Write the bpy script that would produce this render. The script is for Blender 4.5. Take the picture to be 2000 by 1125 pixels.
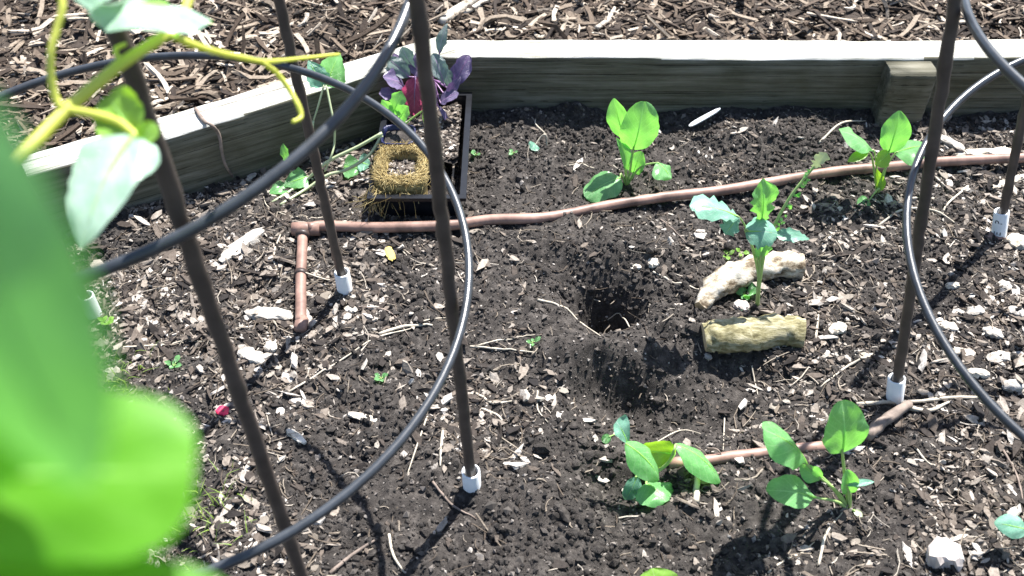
import bpy, math, random
import numpy as np

for o in list(bpy.data.objects):
    bpy.data.objects.remove(o)
S = bpy.context.scene
COL = S.collection
R = math.radians

# ------------------------------------------------------------------ camera
F_PX, PITCH, CAM_H = 1800.0, R(44), 1.15          # focal length in photo pixels (2000 wide)
cam_d = bpy.data.cameras.new('camera')
cam = bpy.data.objects.new('camera', cam_d)
COL.objects.link(cam)
cam.location = (0, 0, CAM_H)
cam.rotation_euler = (math.pi / 2 - PITCH, 0, 0)
cam_d.sensor_width = 36
cam_d.lens = F_PX / 2000 * 36
cam_d.clip_start = 0.01
cam_d.clip_end = 300
cam_d.dof.use_dof = True
cam_d.dof.focus_distance = 1.6
cam_d.dof.aperture_fstop = 5.2
S.camera = cam

# ------------------------------------------------------------------ light
SUN_EL = R(58)
SUN_DIR = np.array([0.48 * math.cos(SUN_EL), 0.877 * math.cos(SUN_EL), math.sin(SUN_EL)])   # towards the sun
w = bpy.data.worlds.new('World')
S.world = w
w.use_nodes = True
nt = w.node_tree
bg = nt.nodes['Background']
sky = nt.nodes.new('ShaderNodeTexSky')
sky.sky_type = 'NISHITA'
sky.sun_disc = False
sky.sun_elevation = SUN_EL
sky.sun_rotation = math.atan2(SUN_DIR[0], SUN_DIR[1])
nt.links.new(sky.outputs[0], bg.inputs[0])
bg.inputs[1].default_value = 0.075
sl = bpy.data.lights.new('sun', 'SUN')
sl.energy = 5.0
sl.angle = R(0.5)
sl.color = (1.0, 0.97, 0.93)
so = bpy.data.objects.new('sun', sl)
COL.objects.link(so)
so.location = (2, 3, 5)
from mathutils import Vector
so.rotation_euler = Vector(SUN_DIR).to_track_quat('Z', 'Y').to_euler()
S.view_settings.view_transform = 'Standard'
S.view_settings.look = 'None'
S.view_settings.exposure = 1.55
S.view_settings.gamma = 1.0
S.view_settings.use_curve_mapping = False

# ------------------------------------------------------------------ pixel -> place
CP = np.array([0, 0, CAM_H])
D0 = np.array([0, math.cos(PITCH), -math.sin(PITCH)])
UP = np.array([0, math.sin(PITCH), math.cos(PITCH)])
RI = np.array([1.0, 0, 0])
def ray(u, v): return D0 + (u - 1000) / F_PX * RI - (v - 562.5) / F_PX * UP
def at_z(u, v, z):
    r = ray(u, v); return CP + r * (z - CAM_H) / r[2]
def at_y(u, v, y):
    r = ray(u, v); return CP + r * y / r[1]
def at_d(u, v, d): return CP + ray(u, v) * d
def depth(p): return float((np.asarray(p) - CP) @ D0)
def to_px(x, y, z=0.0):
    q = np.stack([x, y, np.broadcast_to(z, np.shape(x)) - CAM_H], -1)
    Z = np.maximum(q @ D0, 0.05)
    return 1000 + F_PX * (q @ RI) / Z, 562.5 - F_PX * (q @ UP) / Z
def near_vertical(u, v, base):
    """point on the pixel's ray that is nearest the vertical line over base"""
    r = ray(u, v)
    k = (r[0] * base[0] + r[1] * base[1]) / (r[0] ** 2 + r[1] ** 2)
    return CP + r * k

# ------------------------------------------------------------------ noise
_lat = np.random.RandomState(7).rand(256, 256)
def vnoise(x, y):
    xi = np.floor(x).astype(int); yi = np.floor(y).astype(int)
    fx = x - xi; fy = y - yi
    fx = fx * fx * (3 - 2 * fx); fy = fy * fy * (3 - 2 * fy)
    a = _lat[xi % 256, yi % 256]; b = _lat[(xi + 1) % 256, yi % 256]
    c = _lat[xi % 256, (yi + 1) % 256]; d = _lat[(xi + 1) % 256, (yi + 1) % 256]
    return (a * (1 - fx) + b * fx) * (1 - fy) + (c * (1 - fx) + d * fx) * fy - 0.5

FEAT = []   # (x, y, sx, sy, amplitude)
def feat(u, v, su, sv, amp):
    p = at_z(u, v, 0); FEAT.append((p[0], p[1], su, sv, amp))
feat(1190, 585, .056, .050, -.115)     # dug hole
feat(1190, 505, .090, .030, .034)      # crumbs thrown up behind it
feat(1230, 690, .050, .040, .018)
feat(1215, 760, .070, .048, -.060)
feat(1250, 815, .060, .030, -.036)
feat(1290, 640, .060, .030, .020)
feat(1130, 700, .080, .040, .020)     # furrow
feat(1390, 790, .120, .050, -.040)     # hollow under the log
feat(1480, 725, .080, .030, -.022)
feat(1100, 470, .200, .070, .022)
feat(1110, 640, .120, .070, .016)
feat(1185, 945, .060, .040, -.040)
feat(1230, 1060, .070, .040, -.018)
feat(1060, 980, .100, .050, .012)
feat(1090, 225, .090, .040, .028)
feat(1450, 265, .130, .060, .024)
feat(1350, 250, .070, .040, -.020)
feat(1500, 330, .10, .05, .012)
feat(500, 570, .040, .025, -.018)
feat(1560, 440, .07, .04, -.020)
feat(1690, 440, .06, .04, -.014)
feat(880, 1010, .06, .05, -.012)
def hz(x, y):
    x = np.asarray(x, float); y = np.asarray(y, float)
    h = .022 * vnoise(x * 4 + 9, y * 4 + 3) + .016 * vnoise(x * 11 + 40, y * 11) + .012 * vnoise(x * 27, y * 27 + 77)
    wx = x + .030 * vnoise(x * 14 + 8, y * 14) + .004 * vnoise(x * 45, y * 45 + 2); wy = y + .030 * vnoise(x * 14, y * 14 + 60) + .004 * vnoise(x * 45 + 30, y * 45)
    dig = 0
    for fx, fy, sx, sy, a in FEAT:
        q = a * np.exp(-((wx - fx) / sx) ** 2 - ((wy - fy) / sy) ** 2)
        h = h + q; dig = dig + np.minimum(q, 0)
    k = np.exp(dig / .05)                     # packed, smoother sides where the soil was dug away
    h = h + k * (.0085 * vnoise(x * 62 + 5, y * 62) + .0055 * vnoise(x * 130, y * 130 + 31) + .0030 * vnoise(x * 260 + 99, y * 260))
    return h
def gnd(u, v, dz=0.0):
    z = 0.0
    for _ in range(6):
        p = at_z(u, v, z)
        z = 0.5 * z + 0.5 * float(hz(p[0], p[1]))
    p = at_z(u, v, z); p[2] = float(hz(p[0], p[1])) + dz
    return p

# ------------------------------------------------------------------ materials
def mat(name):
    m = bpy.data.materials.new(name); m.use_nodes = True
    n = m.node_tree.nodes; l = m.node_tree.links
    return m, n, l, n['Principled BSDF']
def ramp(n, stops):
    r = n.new('ShaderNodeValToRGB')
    e = r.color_ramp.elements
    while len(e) < len(stops): e.new(0.5)
    for q, (p, c) in zip(e, stops):
        q.position = p; q.color = (*c, 1)
    return r
def tex(n, l, scale, detail=6, vec='Object', mapping=None, rough=.6):
    t = n.new('ShaderNodeTexNoise'); t.inputs['Scale'].default_value = scale
    t.inputs['Detail'].default_value = detail; t.inputs['Roughness'].default_value = rough
    c = n.new('ShaderNodeTexCoord')
    if mapping:
        mp = n.new('ShaderNodeMapping'); mp.inputs['Scale'].default_value = mapping
        l.new(c.outputs[vec], mp.inputs[0]); l.new(mp.outputs[0], t.inputs['Vector'])
    else:
        l.new(c.outputs[vec], t.inputs['Vector'])
    return t
def bump(n, l, src, b, strength, dist):
    bp = n.new('ShaderNodeBump'); bp.inputs['Strength'].default_value = strength
    bp.inputs['Distance'].default_value = dist
    l.new(src, bp.inputs['Height']); l.new(bp.outputs[0], b.inputs['Normal'])

def m_soil():
    m, n, l, b = mat('dark_soil')
    t = tex(n, l, 60, 10, rough=.75)
    r = ramp(n, [(.28, (.020, .018, .017)), (.5, (.052, .046, .042)), (.66, (.115, .102, .092)), (.8, (.18, .16, .145))])
    l.new(t.outputs[0], r.inputs[0]); l.new(r.outputs[0], b.inputs['Base Color'])
    b.inputs['Roughness'].default_value = .95; b.inputs['Specular IOR Level'].default_value = .15
    t2 = tex(n, l, 320, 6, rough=.8); bump(n, l, t2.outputs[0], b, 1.0, .004)
    return m
def m_island(name, stops, rough=.85, grain=True, objrand=False, spec=.2):
    m, n, l, b = mat(name)
    if objrand:
        g = n.new('ShaderNodeObjectInfo'); src = g.outputs['Random']
    else:
        g = n.new('ShaderNodeNewGeometry'); src = g.outputs['Random Per Island']
    r = ramp(n, stops); l.new(src, r.inputs[0])
    out = r.outputs[0]
    if grain:
        t = tex(n, l, 180, 4, rough=.7)
        rr = ramp(n, [(.3, (.45, .42, .40)), (.62, (1, 1, 1))])
        l.new(t.outputs[0], rr.inputs[0])
        mx = n.new('ShaderNodeMixRGB'); mx.blend_type = 'MULTIPLY'; mx.inputs[0].default_value = .85
        l.new(out, mx.inputs[1]); l.new(rr.outputs[0], mx.inputs[2]); out = mx.outputs[0]
        bump(n, l, t.outputs[0], b, .6, .002)
    l.new(out, b.inputs['Base Color'])
    b.inputs['Roughness'].default_value = rough; b.inputs['Specular IOR Level'].default_value = spec
    return m
def m_timber(name, stops):
    m, n, l, b = mat(name)
    t = tex(n, l, 9, 10, mapping=(.35, 9, 9), rough=.7)
    r = ramp(n, stops)
    l.new(t.outputs[0], r.inputs[0])
    t3 = tex(n, l, 6, 6)
    r3 = ramp(n, [(.35, (.66, .66, .58)), (.6, (1, 1, 1))]); l.new(t3.outputs[0], r3.inputs[0])
    t4 = tex(n, l, 22, 6, mapping=(.06, 14, 14), rough=.6)
    r4 = ramp(n, [(.36, (.12, .10, .08)), (.42, (1, 1, 1))]); l.new(t4.outputs[0], r4.inputs[0])
    mx = n.new('ShaderNodeMixRGB'); mx.blend_type = 'MULTIPLY'; mx.inputs[0].default_value = 1
    l.new(r.outputs[0], mx.inputs[1]); l.new(r3.outputs[0], mx.inputs[2])
    mx2 = n.new('ShaderNodeMixRGB'); mx2.blend_type = 'MULTIPLY'; mx2.inputs[0].default_value = .8
    l.new(mx.outputs[0], mx2.inputs[1]); l.new(r4.outputs[0], mx2.inputs[2])
    l.new(mx2.outputs[0], b.inputs['Base Color'])
    b.inputs['Roughness'].default_value = .8; b.inputs['Specular IOR Level'].default_value = .25
    bump(n, l, t4.outputs[0], b, .7, .004)
    return m
def m_plain(name, col, rough=.5, spec=.5, var=.25, scale=40, bmp=.15, metallic=0, coat=0):
    m, n, l, b = mat(name)
    t = tex(n, l, scale, 6)
    c = np.array(col)
    r = ramp(n, [(.3, tuple(c * (1 - var))), (.7, tuple(np.minimum(c * (1 + var), 1)))])
    l.new(t.outputs[0], r.inputs[0]); l.new(r.outputs[0], b.inputs['Base Color'])
    b.inputs['Roughness'].default_value = rough; b.inputs['Specular IOR Level'].default_value = spec
    b.inputs['Metallic'].default_value = metallic; b.inputs['Coat Weight'].default_value = coat
    if bmp: bump(n, l, t.outputs[0], b, bmp, .002)
    return m
def m_leaf(name, dark, light, vein, trans, tcol, rough=.38, nv=6.0, bmp=.5, spec=.5):
    m, n, l, b = mat(name)
    tc = n.new('ShaderNodeTexCoord'); sp = n.new('ShaderNodeSeparateXYZ'); l.new(tc.outputs['UV'], sp.inputs[0])
    def mth(op, a, c=None, d=None):
        q = n.new('ShaderNodeMath'); q.operation = op
        for i, v in enumerate((a, c, d)):
            if v is None: continue
            if isinstance(v, (int, float)): q.inputs[i].default_value = v
            else: l.new(v, q.inputs[i])
        return q.outputs[0]
    au = mth('ABSOLUTE', mth('SUBTRACT', sp.outputs[0], .5))
    ph = mth('FRACT', mth('MULTIPLY', mth('SUBTRACT', sp.outputs[1], mth('MULTIPLY', au, .75)), nv))
    dv = mth('ABSOLUTE', mth('SUBTRACT', ph, .5))
    side = mth('LESS_THAN', dv, .045)
    mid = mth('LESS_THAN', au, .016)
    fine = n.new('ShaderNodeTexVoronoi'); fine.feature = 'DISTANCE_TO_EDGE'; fine.inputs['Scale'].default_value = 17
    l.new(tc.outputs['UV'], fine.inputs['Vector'])
    net = mth('MULTIPLY', mth('LESS_THAN', fine.outputs['Distance'], .05), .30)
    vm = mth('MAXIMUM', mth('MAXIMUM', mth('MULTIPLY', side, .55), mid), net)
    t = tex(n, l, 45, 5)
    r = ramp(n, [(.32, dark), (.60, light), (.80, tuple(min(1, c * 1.35 + .03) for c in light))]); l.new(t.outputs[0], r.inputs[0])
    mx = n.new('ShaderNodeMixRGB'); l.new(vm, mx.inputs[0]); l.new(r.outputs[0], mx.inputs[1]); mx.inputs[2].default_value = (*vein, 1)
    l.new(mx.outputs[0], b.inputs['Base Color'])
    b.inputs['Roughness'].default_value = rough; b.inputs['Specular IOR Level'].default_value = spec
    hh = mth('ADD', mth('MULTIPLY', vm, -.7), mth('MULTIPLY', t.outputs[0], .8))
    bump(n, l, hh, b, bmp, .003)
    tr = n.new('ShaderNodeBsdfTranslucent')
    mt = n.new('ShaderNodeMixRGB'); l.new(vm, mt.inputs[0]); mt.inputs[1].default_value = (*tcol, 1)
    mt.inputs[2].default_value = (*[min(1, c * 1.25) for c in tcol], 1); l.new(mt.outputs[0], tr.inputs[0])
    ms = n.new('ShaderNodeMixShader'); ms.inputs[0].default_value = trans
    l.new(b.outputs[0], ms.inputs[1]); l.new(tr.outputs[0], ms.inputs[2])
    l.new(ms.outputs[0], n['Material Output'].inputs[0])
    return m

M = {}
M['soil'] = m_soil()
M['crumb'] = m_island('soil_crumb', [(0, (.018, .0165, .016)), (.45, (.050, .045, .041)), (.78, (.095, .084, .075)), (.95, (.17, .15, .135)), (1, (.34, .31, .28))], .95, False)
M['chip'] = m_island('mulch_chip', [(0, (.018, .016, .016)), (.34, (.060, .049, .042)), (.58, (.14, .115, .095)), (.80, (.27, .235, .20)), (.94, (.42, .38, .335)), (1, (.58, .545, .50))])
M['shred'] = m_island('mulch_shred', [(0, (.025, .019, .016)), (.36, (.085, .062, .046)), (.62, (.18, .14, .105)), (.86, (.33, .275, .215)), (1, (.55, .49, .41))])
M['chip_obj'] = m_island('loose_chip', [(0, (.16, .135, .11)), (.45, (.32, .285, .24)), (1, (.62, .58, .53))], objrand=True)
M['fibre'] = m_island('dry_fibre', [(0, (.05, .038, .03)), (.5, (.16, .13, .10)), (.9, (.30, .26, .21)), (1, (.46, .42, .36))])
M['mulch_bed'] = m_island('mulch_base', [(0, (.045, .035, .028)), (1, (.06, .047, .038))])
M['timber'] = m_timber('shaded_olive_timber', [(.30, (.058, .054, .036)), (.46, (.125, .118, .084)), (.58, (.185, .175, .135)), (.75, (.26, .245, .195))])  # dark olive, with the shade on the sides painted into the colour
M['timber_top'] = m_timber('sunlit_top_timber', [(.28, (.22, .215, .185)), (.42, (.46, .45, .41)), (.56, (.62, .61, .57)), (.75, (.70, .69, .66))])  # much paler copy, with the sunlight on top painted into the colour
M['ground'] = m_plain('bare_ground', (.07, .065, .04), .95, .1, .4, 3)
M['stake'] = m_plain('brown_coated_stake', (.060, .048, .042), .42, .5, .35, 30, .4)
M['ring'] = m_plain('black_ring', (.035, .040, .048), .30, .6, .3, 60, .1)
M['pvc'] = m_plain('white_pvc', (.72, .74, .75), .4, .4, .08, 30, .05)
M['pipe'] = m_plain('brown_irrigation_pipe', (.25, .152, .12), .5, .4, .6, 18, .3)
M['pipe_dark'] = m_plain('dark_fitting', (.05, .035, .03), .45, .4, .3, 40)
M['tray'] = m_plain('black_tray_plastic', (.008, .009, .012), .28, .3, .2, 60, .05)
M['navy'] = m_plain('navy_plastic', (.012, .014, .055), .35, .5, .2, 60, .05)
M['red'] = m_plain('red_plastic', (.40, .075, .13), .35, .5, .3, 60, .1)
M['white'] = m_plain('white_plastic', (.75, .77, .80), .35, .5, .05, 60, 0)
M['ink'] = m_plain('black_ink', (.02, .02, .02), .6, .2, .1, 60, 0)
M['straw'] = m_island('golden_fibre', [(0, (.13, .09, .035)), (.5, (.32, .24, .095)), (1, (.52, .43, .22))], .7, False)
M['dry_stem'] = m_plain('dry_straw_stem', (.46, .41, .33), .75, .25, .35, 60, .4)
M['dry_vine'] = m_plain('dry_brown_vine', (.19, .15, .125), .75, .25, .45, 60, .5)
M['green_stem'] = m_leaf('pale_green_stem', (.22, .38, .10), (.34, .50, .17), (.36, .52, .18), .2, (.35, .55, .1), .4, bmp=.2)
M['rib'] = m_leaf('leaf_midrib', (.30, .48, .18), (.42, .60, .26), (.42, .60, .26), .6, (.55, .85, .25), .4, bmp=.1)
M['pale_stem'] = m_leaf('pale_floppy_stem', (.36, .44, .22), (.50, .56, .34), (.5, .56, .34), .2, (.5, .6, .25), .4, bmp=.2)
M['vine_stem'] = m_leaf('yellow_green_vine', (.42, .47, .05), (.58, .60, .10), (.6, .62, .12), .25, (.7, .75, .08), .4, bmp=.15)
M['leaf'] = m_leaf('brassica_leaf', (.12, .34, .11), (.19, .46, .17), (.36, .56, .30), .45, (.30, .82, .10), .30, spec=.7)
M['leaf_y'] = m_leaf('young_yellow_leaf', (.18, .40, .04), (.27, .52, .08), (.34, .52, .16), .42, (.42, .75, .03), .38)
M['leaf_b'] = m_leaf('bluish_kale_leaf', (.12, .32, .21), (.20, .43, .31), (.36, .50, .42), .25, (.2, .5, .22), .36)
M['leaf_p'] = m_leaf('purple_cabbage_leaf', (.07, .06, .13), (.16, .14, .24), (.32, .17, .34), .22, (.25, .12, .35), .36)
M['leaf_m'] = m_leaf('magenta_backlit_leaf', (.20, .04, .09), (.34, .07, .15), (.55, .25, .34), .55, (.72, .10, .24), .36)
M['leaf_pg'] = m_leaf('grey_green_cabbage_leaf', (.10, .15, .13), (.20, .27, .24), (.36, .25, .40), .22, (.2, .35, .25), .36)
M['leaf_c'] = m_leaf('cucumber_leaf', (.26, .44, .32), (.40, .57, .46), (.46, .60, .44), .32, (.38, .75, .18), .24, nv=4, spec=.8)
M['leaf_n'] = m_leaf('near_cucumber_leaf', (.085, .30, .012), (.13, .40, .02), (.20, .48, .06), .5, (.26, .78, .015), .5, nv=4, bmp=.25)
M['leaf_n2'] = m_leaf('near_pale_leaf', (.14, .36, .115), (.21, .46, .18), (.27, .52, .23), .45, (.23, .68, .09), .34, nv=4, bmp=.15, spec=.7)
M['grass'] = m_leaf('grass_blade', (.12, .22, .03), (.24, .34, .07), (.3, .4, .1), .3, (.35, .5, .06), .5)
M['bark'] = None
def m_bark(name, stops, sc):
    m, n, l, b = mat(name)
    t = tex(n, l, 30, 9, mapping=sc, rough=.7)
    r = ramp(n, stops); l.new(t.outputs[0], r.inputs[0]); l.new(r.outputs[0], b.inputs['Base Color'])
    b.inputs['Roughness'].default_value = .85; b.inputs['Specular IOR Level'].default_value = .2
    bump(n, l, t.outputs[0], b, .8, .004)
    return m
M['bark'] = m_bark('green_bark', [(.36, (.07, .06, .028)), (.48, (.20, .18, .095)), (.58, (.35, .32, .21)), (.7, (.50, .47, .37))], (.6, 2.2, 2.2))
M['bark_pale'] = m_bark('pale_bare_wood', [(.36, (.10, .08, .055)), (.45, (.44, .39, .32)), (.62, (.66, .62, .55))], (.7, 2.0, 2.0))
M['bare_log'] = m_bark('rough_bare_wood', [(.38, (.09, .065, .04)), (.46, (.28, .23, .165)), (.54, (.50, .45, .37)), (.68, (.66, .62, .55))], (.9, 1.6, 1.6))
M['cut'] = m_bark('cut_wood', [(.3, (.40, .24, .09)), (.6, (.66, .52, .32))], (1, 1, 1))
M['old_wood'] = m_bark('grey_wood_piece', [(.3, (.16, .14, .12)), (.5, (.38, .35, .31)), (.7, (.58, .55, .50))], (1, 4, 1))
M['yellow_chip'] = m_plain('yellow_chip', (.52, .40, .12), .7, .2, .2, 60, .3)
M['stone'] = m_plain('pale_stone', (.52, .46, .42), .85, .2, .35, 40, .5)
M['petal'] = m_plain('red_petal', (.60, .03, .09), .5, .3, .2, 60, .2)

# ------------------------------------------------------------------ object helpers
def setp(o, label=None, cat=None, group=None, kind=None):
    if label: o['label'] = label
    if cat: o['category'] = cat
    if group: o['group'] = group
    if kind: o['kind'] = kind
    return o
def mesh_from(name, v, f, uv=None, smooth=True):
    me = bpy.data.meshes.new(name)
    me.from_pydata([tuple(map(float, p)) for p in v], [], f)
    if uv is not None:
        ul = me.uv_layers.new(name='UVMap')
        idx = np.zeros(len(me.loops), dtype=np.int32); me.loops.foreach_get('vertex_index', idx)
        ul.data.foreach_set('uv', np.asarray(uv, np.float32)[idx].ravel())
    me.polygons.foreach_set('use_smooth', [smooth] * len(me.polygons))
    me.update()
    return me
def big_mesh(name, v, f, smooth=False):
    """v (n,3), f (m,k) arrays -> mesh, fast"""
    me = bpy.data.meshes.new(name)
    k = f.shape[1]
    me.vertices.add(len(v)); me.vertices.foreach_set('co', np.ascontiguousarray(v, np.float32).ravel())
    me.loops.add(f.size); me.loops.foreach_set('vertex_index', np.ascontiguousarray(f, np.int32).ravel())
    me.polygons.add(len(f)); me.polygons.foreach_set('loop_start', np.arange(0, f.size, k, dtype=np.int32))
    me.polygons.foreach_set('loop_total', np.full(len(f), k, np.int32))
    me.update(calc_edges=True); me.validate()
    me.polygons.foreach_set('use_smooth', [smooth] * len(me.polygons))
    return me
def obj(name, me, m, parent=None):
    o = bpy.data.objects.new(name, me)
    COL.objects.link(o)
    if m is not None and me is not None and not me.materials: me.materials.append(m)
    if parent is not None:
        o.parent = parent
        # parts are written in world coordinates; keep them there
        L = Vector(parent.location)
        p = parent.parent
        while p is not None:
            L = L + Vector(p.location); p = p.parent
        o.location = -L
    return o
def empty(name, loc, label, cat, group=None):
    o = bpy.data.objects.new(name, None); COL.objects.link(o)
    o.location = tuple(map(float, loc)); o.empty_display_size = .02
    return setp(o, label, cat, group)
def smooth_path(pts, n=6):
    P = np.asarray(pts, float)
    if len(P) < 3: return np.linspace(P[0], P[-1], n + 1)
    Q = np.vstack([2 * P[0] - P[1], P, 2 * P[-1] - P[-2]])
    out = []
    for i in range(1, len(Q) - 2):
        for t in np.linspace(0, 1, n, endpoint=False):
            a, b, c, d = Q[i - 1], Q[i], Q[i + 1], Q[i + 2]
            out.append(.5 * (2 * b + (c - a) * t + (2 * a - 5 * b + 4 * c - d) * t * t + (3 * b - a - 3 * c + d) * t ** 3))
    out.append(P[-1])
    return np.array(out)
def tube_geo(P, rad, seg=8, closed=False, flat=1.0, uvs=False, rough=0.0, rng=None):
    P = np.asarray(P, float); n = len(P)
    rad = np.broadcast_to(np.asarray(rad, float), (n,)) if np.ndim(rad) < 1 or len(np.atleast_1d(rad)) == n else np.interp(np.linspace(0, 1, n), np.linspace(0, 1, len(rad)), rad)
    if closed: T = np.roll(P, -1, 0) - np.roll(P, 1, 0)
    else: T = np.gradient(P, axis=0)
    T = T / np.maximum(np.linalg.norm(T, axis=1), 1e-9)[:, None]
    a = np.array([0, 0, 1.0]) if abs(T[0][2]) < .9 else np.array([1.0, 0, 0])
    V = []
    N = np.cross(T[0], a); N /= np.linalg.norm(N)
    for i in range(n):
        N = N - T[i] * (N @ T[i]); N /= np.linalg.norm(N)
        B = np.cross(T[i], N)
        for k in range(seg):
            th = 2 * math.pi * k / seg
            rr = rad[i] * (1 + (rough * (rng.rand() - .5) if rng is not None else 0))
            V.append(P[i] + rr * (math.cos(th) * N + flat * math.sin(th) * B))
    Fc = []
    for i in range(n if closed else n - 1):
        j = (i + 1) % n
        for k in range(seg):
            k2 = (k + 1) % seg
            Fc.append((i * seg + k, i * seg + k2, j * seg + k2, j * seg + k))
    if not closed:
        Fc.append(tuple(range(seg - 1, -1, -1))); Fc.append(tuple(range((n - 1) * seg, n * seg)))
    return V, Fc
def tube(name, P, rad, m, parent=None, seg=8, closed=False, flat=1.0, rough=0.0, seed=1):
    V, Fc = tube_geo(P, rad, seg, closed, flat, rough=rough, rng=np.random.RandomState(seed) if rough else None)
    uv = np.tile([[.5, .5]], (len(V), 1))
    return obj(name, mesh_from(name, V, Fc, uv), m, parent)

# ------------------------------------------------------------------ setting: ground, soil
me = mesh_from('ground', [(-80, -80, -.17), (80, -80, -.17), (80, 80, -.17), (-80, 80, -.17)], [(0, 1, 2, 3)])
setp(obj('ground', me, M['ground']), kind='structure')

BACK_Y = 1.766            # inner face of the back timber
BEAM_H = .1326
TH = .078
P_ = at_z(310, 272, BEAM_H); Q_ = at_z(722, 151, BEAM_H)
ang = (Q_ - P_)[:2]; ang /= np.linalg.norm(ang)            # along the angled timber, to the back right
nin = np.array([ang[1], -ang[0]])                           # towards the inside of the bed
def side_of(x, y): return (x - P_[0]) * nin[0] + (y - P_[1]) * nin[1]     # >0 inside
t_c = (BACK_Y - P_[1]) / ang[1]
CORNER = P_[:2] + ang * t_c                                 # inner corner of the two timbers

def axis(lo, hi, c, fine, grow=1.09, fl=-1e9, fh=1e9):
    return np.arange(lo, hi + fine * .5, fine)
gx = np.arange(-1.75, 1.75, .0048); gy = np.arange(-.10, BACK_Y + .03, .0048)
X, Y = np.meshgrid(gx, gy)
Z = hz(X, Y)
keep = side_of(X, Y) > -.04
nx = len(gx)
ii = np.arange(len(gy) - 1)[:, None] * nx + np.arange(nx - 1)[None]
quad = np.stack([ii, ii + 1, ii + nx + 1, ii + nx], -1).reshape(-1, 4)
quad = quad[keep.ravel()[quad].all(1)]
me = big_mesh('garden_soil', np.stack([X, Y, Z], -1).reshape(-1, 3), quad, True)
setp(obj('garden_soil', me, M['soil']), kind='structure')
# the coarse rest of the bed, out of the picture
V = []; Fc = []
def slab(x0, x1, y0, y1, z):
    k = len(V); V.extend([(x0, y0, z), (x1, y0, z), (x1, y1, z), (x0, y1, z)]); Fc.append((k, k + 1, k + 2, k + 3))
slab(-3, 3, -2.5, -.101, -.006); slab(1.751, 3, -.1, BACK_Y + .03, -.006); slab(-3, -1.751, -.1, .6, -.006)
setp(obj('bed_soil', mesh_from('bed_soil', V, Fc), M['soil']), kind='structure')

# mulch bank outside the timbers
MZ = .075
def hm(x, y):
    return MZ + .030 * vnoise(x * 3 + 70, y * 3) + .018 * vnoise(x * 9, y * 9 + 20) + .012 * vnoise(x * 30 + 3, y * 30) + .02 * np.clip(y - 2.0, 0, 3)
gx2 = np.arange(-3.6, 3.6, .02); gy2 = np.arange(.7, 5.2, .02)
X2, Y2 = np.meshgrid(gx2, gy2); Z2 = hm(X2, Y2)
out_mask = ((Y2 > BACK_Y + TH * .5) | (side_of(X2, Y2) < -TH * .5))
nx2 = len(gx2)
ii = np.arange(len(gy2) - 1)[:, None] * nx2 + np.arange(nx2 - 1)[None]
quad = np.stack([ii, ii + 1, ii + nx2 + 1, ii + nx2], -1).reshape(-1, 4)
quad = quad[out_mask.ravel()[quad].all(1)]
setp(obj('mulch_bank', big_mesh('mulch_bank', np.stack([X2, Y2, Z2], -1).reshape(-1, 3), quad, True), M['mulch_bed']), kind='structure')

# ------------------------------------------------------------------ timbers
def timber_geo(L, H, T, seed, seg=120):
    """beam along +x from 0..L, thickness in +y 0..T, top at H, bottom at -.03; slightly uneven, worn edges"""
    rng = np.random.RandomState(seed)
    ch = .006
    prof = [(0, -.03), (0, H * .3), (0, H * .6), (0, H - ch), (ch * .4, H - ch * .35), (ch, H), (T * .3, H), (T * .5, H), (T * .7, H), (T - ch, H), (T, H - ch), (T, H * .5), (T, -.03)]
    V = []; Fc = []
    n = len(prof)
    for i in range(seg + 1):
        x = L * i / seg
        for j, (py, pz) in enumerate(prof):
            w1 = float(vnoise(np.array(x * 3.0 + seed), np.array(j * 1.7)))
            w2 = float(vnoise(np.array(x * 25.0 + seed), np.array(j * 5.3 + 9)))
            e = .006 * w1 + .0028 * w2
            V.append((x, py + (e if j < 4 or j > 9 else e * .4), pz + (e if 3 < j < 10 else 0)))
    for i in range(seg):
        for j in range(n - 1):
            a = i * n + j; Fc.append((a, a + n, a + n + 1, a + 1))
    Fc.append(tuple(range(n - 1, -1, -1))[::-1]); Fc.append(tuple(range(seg * n, seg * n + n))[::-1])
    return V, Fc
def timber(name, loc, rz, L, H, T, seed, label, cat):
    V, Fc = timber_geo(L, H, T, seed)
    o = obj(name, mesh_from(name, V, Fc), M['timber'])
    o.data.materials.append(M['timber_top'])            # light painted in: upper faces paler as if sunlit, sides darker as if shaded
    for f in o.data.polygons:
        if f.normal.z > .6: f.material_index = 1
    o.location = (loc[0], loc[1], 0); o.rotation_euler[2] = rz
    return setp(o, label, cat)
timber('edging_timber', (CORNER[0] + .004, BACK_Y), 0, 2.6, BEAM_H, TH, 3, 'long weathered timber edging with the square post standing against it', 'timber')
Lang = 1.25
s0 = CORNER - ang * Lang
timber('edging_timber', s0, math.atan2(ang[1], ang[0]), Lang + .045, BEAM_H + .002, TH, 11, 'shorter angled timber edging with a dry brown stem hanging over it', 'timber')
# inner face of the angled beam must look into the bed: profile y+ is left of ang, i.e. outside -> correct
pl = at_y(1746, 145, BACK_Y - .062); pr = at_y(1836, 145, BACK_Y - .062)
def post():
    x0, x1 = pl[0], pr[0]; y0, y1 = BACK_Y - .062, BACK_Y - .004; zt = .125
    V, Fc = timber_geo(zt + .10, y1 - y0, x1 - x0, 21, 24)
    # beam axis -> vertical : x -> z, y -> x, z -> -y
    V = [(x0 + q[1], y1 - max(q[2], 0), -.10 + q[0]) for q in V]
    return mesh_from('corner_post', V, Fc)
setp(obj('timber_post', post(), M['timber']), 'short square timber post standing against the long edging', 'post')

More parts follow.
